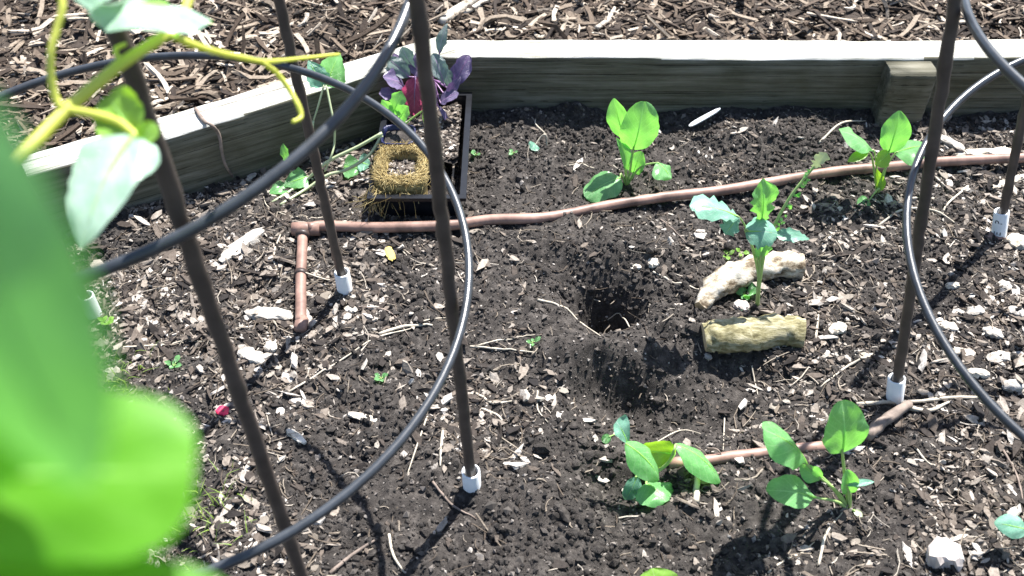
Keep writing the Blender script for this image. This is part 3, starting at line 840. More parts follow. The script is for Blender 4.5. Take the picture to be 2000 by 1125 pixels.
# --- nibbled kale between the logs
p = Plant('kale_seedling', (1480, 596), 'nibbled bluish kale seedling rising between the two cut branches', 'seedling', G)
tube('stem', smooth_path([p.b - [0, 0, .01], p.P((1481, 555), 0), p.P((1484, 510), 0), p.P((1486, 470), .0)], 5), [.0032, .0026, .002], M['green_stem'], p.e, 8)
p.leaf((1443, 424), (1347, 402), 58, -.01, -.01, via=[(1481, 540, 0), (1468, 480, .0), (1456, 443, 0)], nh=(-.05, -.1, 1), prof='kale', m='leaf_b', edge=.35, cup=-.2)
p.leaf((1442, 422), (1416, 458), 40, -.01, -.02, stem=False, nh=(0, -.6, .8), prof='kale', m='leaf_b', edge=.3)
p.leaf((1488, 432), (1491, 348), 50, .01, .03, via=[(1484, 510, .0)], nh=(0, -.9, .4), prof='kale', m='leaf', edge=.35, wav=.1)
p.leaf((1456, 452), (1518, 456), 58, -.01, -.01, via=[(1483, 520, 0)], nh=(0, -.5, .85), prof='round', m='leaf_b', edge=.15, cup=-.3)
p.leaf((1482, 505), (1492, 468), 28, .0, .0, stem=False, nh=(.2, -.9, .3), prof='oval', m='leaf', edge=.2)
p.leaf((1510, 458), (1581, 467), 28, .0, .0, via=[(1486, 500, 0)], nh=(.1, -.4, .9), prof='lance', m='leaf_b', edge=.3)
p.leaf((1588, 328), (1614, 298), 28, .05, .05, via=[(1484, 545, .0), (1500, 470, .01), (1540, 390, .03)], nh=(0, -.7, .7), prof='kale', m='pale_stem', edge=.5, rad=.0026)
rng = np.random.RandomState(5)
for k in range(22):                                  # ragged remains along the eaten midrib
    t = rng.uniform(.15, .95); u0 = 1494 + (1588 - 1494) * t; v0 = 490 - (490 - 328) * t
    sgn = -1 if k % 2 else 1
    p.leaf((u0, v0), (u0 + sgn * rng.uniform(5, 10), v0 - rng.uniform(2, 9)), 7, .05 * t, .05 * t, stem=False, prof='lance', m='leaf', edge=.4, nu=5, nv=4)

# --- little weeds
def weed(uv, n, size, label, m='leaf', seed=0, group=None, prof='oval', name='weed_sprout'):
    w_ = Plant(name, uv, label, 'weed', group)
    rng = np.random.RandomState(seed)
    for k in range(n):
        a = 6.28 * k / n + rng.uniform(-.4, .4); L_ = size * rng.uniform(.7, 1.2)
        d = np.array([math.cos(a), math.sin(a), 0])
        b0 = w_.b + d * L_ * .25 + [0, 0, L_ * .35]; b1 = w_.b + d * L_ + [0, 0, L_ * rng.uniform(.3, 1.0)]
        tube('petiole', smooth_path([w_.b - [0, 0, .004], (w_.b + b0) / 2 + [0, 0, .002], b0], 3), .0008, M['green_stem'], w_.e, 5)
        leaf(w_.e, b0, b1, 900 * L_ * .55 / depth(w_.b) * 1.0 * 2, nh=(0, -.3, 1), prof=prof, m=m, seed=seed + k, edge=.15, nu=8, nv=6, wav=.06)
weed((1455, 578), 11, .020, 'crinkled dark green weed tuft growing against the pale branch', 'leaf', 3, prof='kale')
weed((1420, 502), 4, .014, 'yellow green weed sprout above the pale branch, farther from the kale', 'leaf_y', 4)
weed((1447, 497), 3, .013, 'yellow green weed sprout above the pale branch, next to the kale', 'leaf_y', 5)
weed((745, 742), 5, .014, 'small green weed sprout alone on the open mulch inside the cage', 'leaf', 6)
weed((342, 716), 6, .014, 'green weed sprout above the red petal', 'leaf', 7)
weed((1040, 672), 4, .012, 'tiny weed sprout at the end of two straw stems', 'leaf', 8)
weed((210, 632), 6, .018, 'bright weed sprout beside the half hidden white sleeve', 'leaf_y', 9)
weed((1003, 301), 3, .013, 'tiny green seedling between the tray and the drooping seedling', 'leaf', 10)
weed((930, 304), 3, .014, 'tiny green seedling close against the black tray', 'leaf', 11)
weed((1447, 606), 3, .012, 'bluish weed leaf next to the grey pebble between the branches', 'leaf_b', 12)
p = Plant('drooping_seedling', (1068, 285), 'pale drooping seedling with one hanging leaf before the back timber', 'seedling')
p.leaf((1046, 312), (1036, 334), 24, -.01, -.025, via=[(1066, 264, 0), (1056, 268, 0)], nh=(0, -.7, .7), prof='round', m='leaf_b', sm='dry_stem')

# grass tufts beside the near leaves
def tuft(uv, n, hgt, label, seed):
    b = gnd(*uv); rng = np.random.RandomState(seed)
    e = empty('grass_tuft', b, label, 'grass', None)
    V = []; Fc = []
    for k in range(n):
        o = b + np.array([rng.normal(0, .035), rng.normal(0, .035), 0]); o[2] = float(hz(o[0], o[1])) - .004
        a = rng.rand() * 6.28; h = hgt * rng.uniform(.5, 1.3); lean = rng.uniform(.2, 1.1)
        d = np.array([math.cos(a), math.sin(a), 0]); s = np.array([-d[1], d[0], 0]) * .0013
        q = len(V)
        for t in (0, .35, .7, 1):
            c = o + d * h * lean * t * t + np.array([0, 0, h * (t - .35 * lean * t * t)])
            V += [c - s * (1 - t * .9), c + s * (1 - t * .9)]
        for i in range(3): Fc.append((q + 2 * i, q + 2 * i + 1, q + 2 * i + 3, q + 2 * i + 2))
    obj('blades', mesh_from('blades', V, Fc, np.tile([[.3, .3]], (len(V), 1))), M['grass'], e)['kind'] = 'stuff'
tuft((225, 745), 60, .030, 'short yellow green grass tuft above the lobed blurred leaf', 1)
tuft((405, 1010), 70, .032, 'short grass tuft between the blurred leaf and the lower cage ring', 2)
tuft((30, 215), 50, .05, 'grass tuft outside the angled timber behind the vine stem', 3)

# ------------------------------------------------------------------ cut branches
def log(name, uvs, rads, label, m, zoff, seed, flat=.85, cut=True):
    P = smooth_path([gnd(u, v, 0) for u, v in uvs], 7)
    rr = np.interp(np.linspace(0, 1, len(P)), np.linspace(0, 1, len(rads)), rads)
    z = float(np.mean(P[:, 2])); P[:, 2] = z * .5 + rr * zoff
    e = empty(name, (P[len(P) // 2][0], P[len(P) // 2][1], 0), label, 'branch')
    rng = np.random.RandomState(seed)
    rough = rr * (1 + .10 * (rng.rand(len(rr)) - .5))
    V, Fc = tube_geo(P, rough, 18, flat=flat, rough=.10, rng=rng)
    for i in range(len(V)):
        c0_ = P[i // 18]; q_ = float(vnoise(np.array((i // 18) * .55 + seed * 9), np.array((i % 18) * .7)))
        V[i] = c0_ + (V[i] - c0_) * (1 + (.55 if m is M['bare_log'] else .38) * q_)
    caps = Fc[-2:]; Fc = Fc[:-2]
    obj('bark', mesh_from('bark', V, Fc), m, e)
    for i, cp in enumerate(caps):
        pts = [V[q] for q in cp]
        c_ = np.mean(pts, 0)
        Vc = pts + [c_]; nn_ = len(pts)
        obj('cut_face', mesh_from('cut_face', Vc, [(k, (k + 1) % nn_, nn_) for k in range(nn_)], smooth=False), M['cut'], e)
    return e
log('cut_branch', [(1372, 672), (1400, 668), (1460, 663), (1520, 661), (1566, 662)], [.026, .031, .029, .028, .027], 'stout cut branch with greenish bark lying below the kale', M['bark'], .55, 1)
log('cut_branch', [(1366, 606), (1392, 578), (1440, 548), (1500, 535), (1562, 533)], [.012, .022, .027, .026, .027], 'pale bent piece of bare wood lying behind the kale', M['bare_log'], .6, 2)

# ------------------------------------------------------------------ sticks, stems, chunks
def twig(name, uvs, rad, label, m='dry_stem', dz=None, cat='twig', group=None, seed=0, taper=.5, lift=None):
    pts = []
    for i, q in enumerate(uvs):
        pts.append(gnd(q[0], q[1], (rad if dz is None else dz) + (q[2] if len(q) > 2 else 0)))
    P = smooth_path(pts, 5)
    z = hz(P[:, 0], P[:, 1]); P[:, 2] = np.maximum(P[:, 2], z + rad * .5)
    o = tube(name, P, [rad, rad * .9, rad * taper], M[m], None, 6, rough=.35, seed=seed)
    return setp(o, label, cat, group)
twig('dry_root', [(1050, 588), (1090, 598), (1130, 625), (1172, 660)], .0022, 'curved brown root lying left of the dug hole', 'dry_stem')
twig('dry_root', [(1275, 533), (1318, 555), (1382, 571)], .0022, 'pale root running from the dug hole to the bare wood')
twig('straw_stem', [(918, 678), (985, 684), (1048, 690)], .0019, 'straight straw stem pointing from the cage stake to a tiny weed')
twig('straw_stem', [(925, 679), (1000, 664), (1045, 655)], .0014, 'thinner straw stem crossing above the straight straw stem')
twig('dead_stalk', [(560, 770), (650, 715), (735, 662), (800, 644), (872, 622)], .0017, 'long thin dry stem arching over the mulch inside the cage')
twig('dry_twig', [(845, 942), (880, 985), (930, 1015)], .0021, 'dry twig below the sleeve of the cage stake in bare soil', 'dry_vine')
twig('dry_twig', [(645, 1122), (690, 1085), (737, 1055)], .0032, 'grey dry twig on the soil beside the stake that carries the vine', 'dry_vine')
twig('dry_twig', [(760, 1045), (768, 1085), (790, 1120)], .0022, 'forked pale twig next to the grey dry twig')
twig('dry_twig', [(425, 1050), (450, 1015), (475, 985)], .0015, 'thin pale twig beside the grass tuft')
twig('straw_stem', [(1592, 665), (1597, 620), (1600, 568)], .0024, 'upright pale straw at the cut end of the green branch')
twig('dry_stick', [(1672, 792), (1800, 786), (1925, 778)], .0036, 'long straw coloured stick lying across the foot of the sleeve', taper=.8)
twig('dry_stick', [(1688, 859), (1725, 829), (1772, 797)], .0105, 'thick grey split stick slanting below the long straw stick', 'dry_vine', taper=.8)
twig('dry_stick', [(1775, 800), (1815, 805), (1852, 788)], .0042, 'short grey stick lying on the thick split stick')
twig('dry_twig', [(1788, 876), (1812, 905), (1840, 916)], .0017, 'thin curved twig to the right of the thick split stick')
twig('dry_vine', [(1958, 880), (1985, 930), (1998, 985)], .002, 'thin brown vine strand above the bluish leaf', 'dry_vine')
twig('dry_twig', [(1598, 1105), (1613, 1045), (1645, 1003)], .0022, 'bent pale twig at the foot of the tall paddle leaf seedling')
twig('dead_stalk', [(1712, 445), (1758, 421, .012), (1820, 424, .014), (1872, 442)], .0026, 'pale looped stem behind the cage stake by the long pipe')
twig('dry_twig', [(1050, 765), (1050, 800), (1070, 826)], .0015, 'hooked thin twig between the cage stake and the furrow')
twig('straw_stem', [(866, 840), (862, 875), (860, 912)], .0026, 'flat pale straw piece inside the lower ring near its stake')
twig('straw_stem', [(835, 815), (815, 870), (795, 930)], .0015, 'long yellow straw inside the lower ring')
twig('dry_twig', [(1468, 715), (1474, 745), (1480, 772)], .0013, 'thin yellowish twig in the hollow below the green branch')
twig('dry_twig', [(1415, 815), (1414, 850), (1412, 880)], .0012, 'thin upright twig just above the buried pipe')
twig('dry_twig', [(1380, 880, .004), (1398, 890, .014), (1412, 900, .004)], .0016, 'little twig lying over the buried pipe', 'dry_vine')
twig('wood_splint', [(1358, 985), (1360, 955), (1362, 920)], .0052, 'weathered grey splint under the drooping leaf tip', 'dry_stem', taper=.9)
twig('dry_root', [(1290, 430), (1320, 455), (1345, 480)], .0016, 'reddish thin root below the long pipe', 'dry_vine')
twig('dry_twig', [(1065, 262), (1045, 240), (1060, 222)], .0015, 'crooked stem by the mound at the back timber')
twig('dry_twig', [(1395, 392, .01), (1405, 378, .02), (1392, 368, .016), (1412, 392, .006)], .0015, 'dry tendril knotted round the long pipe')
twig('dry_twig', [(1600, 280), (1640, 250, .01), (1690, 238)], .0026, 'pale forked twig in front of the post')
twig('dry_twig', [(545, 545), (535, 500), (548, 460)], .0022, 'pale twig lying left of the branch pipe')
twig('dry_twig', [(600, 548, .018), (640, 552, .006), (668, 548)], .0014, 'thin tie running from the branch pipe to the white sleeve')
twig('dry_twig', [(650, 430), (575, 425), (525, 405), (515, 385)], .0012, 'thin curling stem above the tee fitting')
twig('dry_twig', [(1500, 1120), (1560, 1085), (1590, 1060)], .0016, 'thin twig near the bottom of the bent pale twig')
twig('dry_twig', [(690, 600), (760, 610), (800, 660)], .0016, 'thin brown twig below the white sleeve by the branch pipe', 'dry_vine')
twig('dry_twig', [(1270, 870), (1330, 840), (1380, 850)], .0012, 'thin root across the hollow above the spreading seedling')

for k_, (uv_, r_, lb_) in enumerate([
    ([(930, 770), (965, 790), (1000, 785)], .0022, 'pale root curl beside the cage stake in bare soil, upper one'),
    ([(940, 800), (975, 815), (990, 850)], .0020, 'pale root curl hooking downward beside the cage stake in bare soil'),
    ([(740, 655), (790, 640), (845, 638)], .0032, 'flat pale stem piece beneath the tray and pipe inside the cage'),
    ([(240, 680), (300, 676), (400, 668)], .0016, 'thin reddish stem near the half hidden sleeve'),
    ([(1230, 640), (1215, 620), (1180, 625)], .0014, 'small pale root at the lower rim of the dug hole'),
    ([(1890, 365), (1850, 400), (1840, 420)], .0024, 'pale splint behind the cage stake beneath the long pipe'),
    ([(1690, 700), (1650, 720), (1600, 760)], .0024, 'dry stem slanting between the green branch and the thick split stick'),
    ([(1160, 330), (1130, 322), (1100, 326)], .0016, 'thin pale straw left of the round leaved seedling')]):
    twig('dry_root', uv_, r_, lb_, 'dry_stem', seed=90 + k_)

def chunk(name, a, b, wpx, thick, label, cat, m='old_wood', seed=0, dz=.2, seg=8):
    """irregular piece from ground pixel a to b, wpx wide, thick metres"""
    p0, p1 = gnd(*a), gnd(*b)
    rng = np.random.RandomState(seed)
    mid = (p0 + p1) / 2; zz = float(hz(mid[0], mid[1]))
    ax = (p1 - p0); ax[2] *= .4; L = np.linalg.norm(ax); ax /= L
    sd = unit(np.cross([0, 0, 1], ax)); nn = np.cross(ax, sd)
    hw = wpx * .5 * depth(mid) / F_PX
    V = []; K = 8
    for i in range(seg + 1):
        t = i / seg
        taper = (min(1, .45 + 3.0 * t + rng.uniform(-.15, .1)) * min(1, .45 + 3.0 * (1 - t) + rng.uniform(-.15, .1)))
        for k in range(K):
            th = 2 * math.pi * (k + .5) / K
            cs, sn = math.cos(th), math.sin(th)
            x = math.copysign(abs(cs) ** .45, cs); z = math.copysign(abs(sn) ** .45, sn)
            V.append(mid + ax * L * (t - .5) * (1 + .05 * rng.normal()) + sd * hw * x * taper * rng.uniform(.68, 1.15) + nn * thick * .5 * z * taper * rng.uniform(.75, 1.15))
    V = np.array(V); V[:, 2] += zz - mid[2] + thick * dz
    Fc = [(i * K + k, i * K + (k + 1) % K, (i + 1) * K + (k + 1) % K, (i + 1) * K + k) for i in range(seg) for k in range(K)]
    Fc += [tuple(range(K - 1, -1, -1)), tuple(range(seg * K, seg * K + K))]
    me = mesh_from(name, V - np.array([mid[0], mid[1], zz]), Fc, smooth=False)
    o = obj(name, me, M[m]); o.location = (mid[0], mid[1], zz)
    return setp(o, label, cat)
chunk('wood_piece', (430, 512), (515, 455), 34, .014, 'large pale splintered wood piece above the flat grey wood piece', 'wood piece', 'old_wood', 1)
chunk('wood_piece', (480, 614), (572, 622), 34, .018, 'flat grey wood piece lying left of the branch pipe', 'wood piece', 'old_wood', 2)
chunk('wood_piece', (468, 690), (516, 712), 34, .018, 'rounded grey wood piece touching the vine stake, below the flat one', 'wood piece', 'old_wood', 3)
chunk('wood_piece', (682, 812), (735, 822), 16, .006, 'thin white wood flake on bare soil inside the lower ring', 'wood piece', 'bark_pale', 4)
chunk('wood_piece', (562, 842), (597, 868), 16, .007, 'pale wood flake leaning down slope near the vine stake', 'wood piece', 'bark_pale', 5)
chunk('pale_stone', (1808, 1092), (1876, 1098), 62, .040, 'big pale pinkish stone in the mulch', 'stone', 'stone', 6)
chunk('wood_piece', (1672, 694), (1728, 696), 14, .006, 'thin pale wood flake between the green branch and the cage stake', 'wood piece', 'bark_pale', 7)
chunk('wood_piece', (1262, 512), (1288, 508), 26, .010, 'small white block beside its flatter twin behind the hole', 'wood piece', 'bark_pale', 8)
chunk('wood_piece', (1232, 524), (1252, 516), 16, .006, 'flatter white chip at the rim of the dug hole', 'wood piece', 'bark_pale', 9)
chunk('pebble', (1432, 600), (1462, 604), 26, .020, 'grey pebble between the two cut branches', 'stone', 'stone', 10)
chunk('yellow_chip', (757, 490), (768, 514), 17, .006, 'yellow wood chip in the dark soil below the tray', 'wood piece', 'yellow_chip', 11, dz=1.0)
chunk('wood_piece', (517, 680), (542, 682), 26, .012, 'small white wood block below the flat grey wood piece', 'wood piece', 'bark_pale', 12)
chunk('wood_piece', (674, 606), (698, 608), 15, .007, 'small white wood block right under the sleeve by the branch pipe', 'wood piece', 'bark_pale', 13)
chunk('red_petal', (424, 800), (446, 806), 24, .008, 'small crumpled red petal in the mulch', 'petal', 'petal', 14)
chunk('wood_piece', (1618, 655), (1650, 640), 26, .014, 'pale wood chunk right of the cut end of the green branch', 'wood piece', 'bark_pale', 15)
chunk('wood_piece', (1860, 300), (1990, 296), 26, .016, 'long bleached wood slab behind the long pipe', 'wood piece', 'bark_pale', 16)
chunk('wood_piece', (1930, 372), (2010, 345), 16, .008, 'bleached wood splinter by the lettered sleeve', 'wood piece', 'bark_pale', 17)
chunk('wood_piece', (1828, 268), (1880, 300), 20, .012, 'dark curled bark piece next to the bleached slab', 'wood piece', 'old_wood', 18)
chunk('bark_piece', (1925, 462), (1962, 466), 22, .014, 'reddish brown bark piece at the foot of the lettered sleeve', 'wood piece', 'pipe', 19)
chunk('wood_piece', (1965, 470), (2010, 480), 40, .018, 'bleached wood chunk beside the lettered sleeve', 'wood piece', 'bark_pale', 20)
for k, (u, v, du, dv, wd) in enumerate([(1850, 640, 40, 6, 22), (1905, 610, 34, -12, 24), (1940, 650, 40, 14, 26), (1880, 690, 42, 10, 20), (1950, 700, 44, -6, 28), (1985, 610, 34, 10, 26), (1905, 735, 46, 8, 18), (1975, 760, 40, -10, 26), (1960, 560, 30, 8, 24), (1860, 560, 30, -5, 14)]):
    o = chunk('wood_chunk', (u - du / 2, v - dv / 2), (u + du / 2, v + dv / 2), wd, .012, 'bleached wood chunk in the sunny mulch right of the cage stake', 'wood piece', 'bark_pale' if k % 3 == 0 else 'old_wood', 40 + k)
    o['group'] = 'bleached chunks right of the cage stake'

# ------------------------------------------------------------------ label, branch behind, dry vine on the beam
def plank_px(name, a, b, wpx, thick, ya, yb, m, label, cat):
    p0 = at_y(*a, ya); p1 = at_y(*b, yb); ax = unit(p1 - p0); L = np.linalg.norm(p1 - p0)
    nn = unit(np.array([-.25, .1, 1.0]) - ax * (ax @ np.array([-.25, .1, 1.0]))); sd = np.cross(nn, ax)
    hw = .0085
    V = []; ts = (0, .08, .2, .5, .85, 1); ws = (.25, .8, 1, 1, .8, .25)
    for t, q in zip(ts, ws):
        for s, z in ((-1, -1), (1, -1), (1, 1), (-1, 1)):
            V.append(p0 + ax * L * t + sd * hw * q * s + nn * thick * .5 * z)
    Fc = [(i * 4 + k, i * 4 + (k + 1) % 4, (i + 1) * 4 + (k + 1) % 4, (i + 1) * 4 + k) for i in range(5) for k in range(4)] + [(3, 2, 1, 0), (20, 21, 22, 23)]
    return setp(obj(name, mesh_from(name, V, Fc, smooth=False), M[m]), label, cat)
g = gnd(1346, 246)
plank_px('plant_tag', (1346, 246), (1407, 212), 10, .002, 1.668, 1.672, 'white', 'slim white plant tag stuck slanting in the soil by the back timber', 'plant tag')

def bank(u, v, dz=0):
    z = MZ
    for _ in range(5):
        p = at_z(u, v, z); z = float(hm(p[0], p[1]))
    return p + np.array([0, 0, dz])
def bank_branch(uvs, rad, label, seed):
    P = smooth_path([bank(u, v, rad) for u, v in uvs], 5)
    setp(tube('fallen_branch', P, [rad, rad, rad * .7], M['bark_pale'], None, 8, rough=.3, seed=seed), label, 'branch')
bank_branch([(862, 52), (900, 25), (950, -10), (1000, -45)], .012, 'bleached fallen branch on the mulch behind the purple seedling', 1)
bank_branch([(905, 32), (945, 8), (985, -20)], .007, 'thinner bleached branch lying along the fallen one', 2)
bank_branch([(1165, 60), (1185, 45), (1200, 20)], .006, 'bleached stick on the mulch behind the long timber', 3)
# a dry stem draped over the angled timber: on the top, over the edge, down to the soil
def on_top(u, v, dz=.003): return at_z(u, v, BEAM_H + dz)
P = [on_top(382, 212, .004), on_top(398, 236, .005)]
q = on_top(412, 244, .005); P.append(q)
for (u, v), off in (((427, 262), .010), ((434, 300), .012), ((442, 325), .014)):
    # on the inner face of the timber: intersect with the plane side_of = off
    r = ray(u, v); k = -((CP[0] - P_[0]) * nin[0] + (CP[1] - P_[1]) * nin[1] - off) / (r[0] * nin[0] + r[1] * nin[1])
    P.append(CP + r * k)
P += [gnd(458, 350, .004), gnd(480, 357, .003), gnd(512, 357, .003)]
setp(tube('dry_vine', smooth_path(P, 5), [.004, .0032, .002], M['dry_vine'], None, 7, rough=.35), 'dry brown vine stem draped over the angled timber', 'dry vine')
twig('dry_twig', [(425, 318), (438, 348), (462, 384)], .002, 'short dry twig leaning below the draped vine stem', 'dry_vine')

# ------------------------------------------------------------------ nursery tray with pots
TZ = .062
fr = at_z(893, 383, TZ); bk = at_z(921, 186, TZ)
x1 = (fr[0] + bk[0]) / 2; y0, y1 = fr[1], min(bk[1], BACK_Y - .03)
x0 = at_z(728, 376, TZ)[0]
zb = min(float(hz(np.array(q), np.array(r_))) for q in (x0, x1) for r_ in (y0, y1)) - .004
zb = max(zb, -.012)
tray = empty('nursery_tray', ((x0 + x1) / 2, (y0 + y1) / 2, zb), 'black plastic nursery tray holding pots and seedlings', 'tray')
def box_geo(a, b):
    V = [(a[0], a[1], a[2]), (b[0], a[1], a[2]), (b[0], b[1], a[2]), (a[0], b[1], a[2]), (a[0], a[1], b[2]), (b[0], a[1], b[2]), (b[0], b[1], b[2]), (a[0], b[1], b[2])]
    return V, [tuple(f) for f in BOX_F.tolist()]
def pbox(name, a, b, m, parent):
    V, Fc = box_geo(a, b); return obj(name, mesh_from(name, V, Fc, smooth=False), M[m], parent)
tk = .0025; ins = .012
def wall(name, a_top, b_top, a_bot, b_bot, nrm):
    a_top, b_top, a_bot, b_bot = [np.array(q, float) for q in (a_top, b_top, a_bot, b_bot)]; nrm = np.array(nrm, float) * tk
    V = [a_bot, b_bot, b_top, a_top, a_bot + nrm, b_bot + nrm, b_top + nrm, a_top + nrm]
    obj(name, mesh_from(name, V, [(0, 3, 2, 1), (4, 5, 6, 7), (0, 1, 5, 4), (1, 2, 6, 5), (2, 3, 7, 6), (3, 0, 4, 7)], smooth=False), M['tray'], tray)
xi0, xi1, yi0, yi1 = x0 + ins, x1 - ins, y0 + ins, y1 - ins
wall('side_wall', (x0, y0, TZ), (x1, y0, TZ), (xi0, yi0, zb), (xi1, yi0, zb), (0, 1, 0))
wall('side_wall', (x0, y1, TZ), (x1, y1, TZ), (xi0, yi1, zb), (xi1, yi1, zb), (0, -1, 0))
wall('side_wall', (x0, y0, TZ), (x0, y1, TZ), (xi0, yi0, zb), (xi0, yi1, zb), (1, 0, 0))
wall('side_wall', (x1, y0, TZ), (x1, y1, TZ), (xi1, yi0, zb), (xi1, yi1, zb), (-1, 0, 0))
pbox('base', (xi0, yi0, zb), (xi1, yi1, zb + .003), 'tray', tray)
rw = .009
for a, b in (((x0 - rw, y0 - rw), (x1 + rw, y0 + .003)), ((x0 - rw, y1 - .003), (x1 + rw, y1 + rw)), ((x0 - rw, y0 + .0032), (x0 + .003, y1 - .0032)), ((x1 - .003, y0 + .0032), (x1 + rw, y1 - .0032))):
    V, Fc = box_geo((*a, TZ - .006), (*b, TZ + .0015)); obj('rim', mesh_from('rim', V, Fc, smooth=False), M['tray'], tray)
# potting soil in the back and right of the tray
sgx = np.linspace(xi0 + .002, xi1 - .002, 50); sgy = np.linspace(yi0 + .12, yi1 - .002, 90)
XX, YY = np.meshgrid(sgx, sgy)
ZZ = .040 + .012 * vnoise(XX * 40, YY * 40) + .008 * vnoise(XX * 110, YY * 110)
ii = np.arange(89)[:, None] * 50 + np.arange(49)[None]
o = obj('potting_soil', big_mesh('potting_soil', np.stack([XX, YY, ZZ], -1).reshape(-1, 3), np.stack([ii, ii + 1, ii + 51, ii + 50], -1).reshape(-1, 4), True), M['soil'], tray)
n = 1500
xyp = np.stack([RNG.uniform(xi0 + .006, xi1 - .006, n), RNG.uniform(yi0 + .125, yi1 - .006, n)], -1)
Lc = RNG.uniform(.004, .014, n)
o = scatter('bark_chips', BOX_V, BOX_F, xyp, lambda x, y: .042 + .012 * vnoise(x * 40, y * 40), np.stack([Lc, Lc * .5, Lc * .3], -1), RNG.rand(n) * 6.3, RNG.rand(n) * .6, .6, Lc * .1 + .002, M['chip'])
o.parent = tray; o.location = -Vector(tray.location); o['kind'] = 'stuff'
# golden coir pot
ca = at_z(722, 366, TZ + .012); cb = at_z(833, 366, TZ + .012)
cx0, cx1 = ca[0] + .004, cb[0] - .002; cy0 = ca[1] + .004; cy1 = at_z(780, 286, TZ + .012)[1]
cxm, cym = (cx0 + cx1) / 2, (cy0 + cy1) / 2; hw_, hd_ = (cx1 - cx0) / 2, (cy1 - cy0) / 2
coir = empty('coir_pot', (cxm, cym, zb + .004), 'square golden fibre pot with dry compost at the front of the black tray', 'plant pot')
def sq(hx, hy, z, n=40, pw=.5):
    a = np.linspace(0, 2 * math.pi, n, endpoint=False)
    c, s_ = np.cos(a), np.sin(a)
    k = (np.abs(c) ** (2 / pw) + np.abs(s_) ** (2 / pw)) ** (-pw / 2)
    return np.stack([cxm + hx * c * k, cym + hy * s_ * k, z + 0 * a], -1)
tp = TZ + .012
lv = [(hw_ * .86, hd_ * .86, zb + .004), (hw_ * .95, hd_ * .95, tp - .02), (hw_, hd_, tp - .004), (hw_ * .88, hd_ * .88, tp), (hw_ * .62, hd_ * .66, tp - .003), (hw_ * .58, hd_ * .62, tp - .022)]
V = np.concatenate([sq(a, b, z) for a, b, z in lv]); V += np.random.RandomState(3).normal(0, .0012, V.shape)
Fc = [(i * 40 + k, i * 40 + (k + 1) % 40, (i + 1) * 40 + (k + 1) % 40, (i + 1) * 40 + k) for i in range(5) for k in range(40)]
obj('fibre_wall', mesh_from('fibre_wall', V, Fc), M['straw'], coir)
# loose fibres
rng = np.random.RandomState(8); V = []; Fc = []
for k in range(2000):
    a = rng.rand() * 2 * math.pi; c_, s_ = math.cos(a), math.sin(a)
    kk = (abs(c_) ** 4 + abs(s_) ** 4) ** -.25; rr = rng.uniform(.66, 1.03)
    drop = max(0, rng.normal(0, .6)) if rr > .95 else 0
    o_ = np.array([cxm + hw_ * rr * c_ * kk, cym + hd_ * rr * s_ * kk, tp + .002 - drop * .03 + rng.uniform(-.002, .003)])
    t_ = unit(np.array([-s_ * hw_, c_ * hd_, 0]) + rng.normal(0, .040, 3) * np.array([1, 1, .5])); L_ = rng.uniform(.012, .04)
    if rng.rand() < .16: t_ = unit(np.array([c_, s_, rng.uniform(-.6, .5)]) + rng.normal(0, .4, 3)); L_ *= .6
    P4 = [o_ + t_ * L_ * (q - .5) + np.array([0, 0, .004]) * (.25 - (q - .5) ** 2) * 4 + rng.normal(0, .0008, 3) for q in (0, .33, .67, 1)]
    v_, f_ = tube_geo(P4, .00042, 3)
    q0 = len(V); V += v_; Fc += [tuple(q0 + i for i in f) for f in f_]
for k in range(80):                                    # wisps hanging over the left front corner to the ground
    o_ = np.array([cx0 + abs(rng.normal(.0, .03)), cy0 + rng.normal(.004, .012), tp - .006])
    e_ = o_ + np.array([rng.normal(-.012, .022), rng.normal(-.014, .014), -rng.uniform(.008, .055)])
    m_ = (o_ + e_) / 2 + rng.normal(0, .006, 3)
    v_, f_ = tube_geo(smooth_path([o_, m_, e_], 2), .0005, 3)
    q0 = len(V); V += v_; Fc += [tuple(q0 + i for i in f) for f in f_]
obj('loose_fibres', mesh_from('loose_fibres', V, Fc), M['straw'], coir)['kind'] = 'stuff'
V = np.concatenate([sq(hw_ * .60, hd_ * .64, tp - .016), [[cxm, cym, tp - .013]]])
obj('compost', mesh_from('compost', V, [(k, (k + 1) % 40, 40) for k in range(40)]), M['soil'], coir)
n = 260
xyp = np.stack([cxm + hw_ * .5 * RNG.uniform(-1, 1, n), cym + hd_ * .5 * RNG.uniform(-1, 1, n)], -1)
Lc = RNG.uniform(.003, .011, n)
o = scatter('compost_bits', BOX_V, BOX_F, xyp, lambda x, y: tp - .014 + 0 * x, np.stack([Lc, Lc * .5, Lc * .3], -1), RNG.rand(n) * 6.3, RNG.rand(n) * .6, .6, Lc * .1, M['chip'])
o.parent = coir; o.location = -Vector(coir.location); o['kind'] = 'stuff'
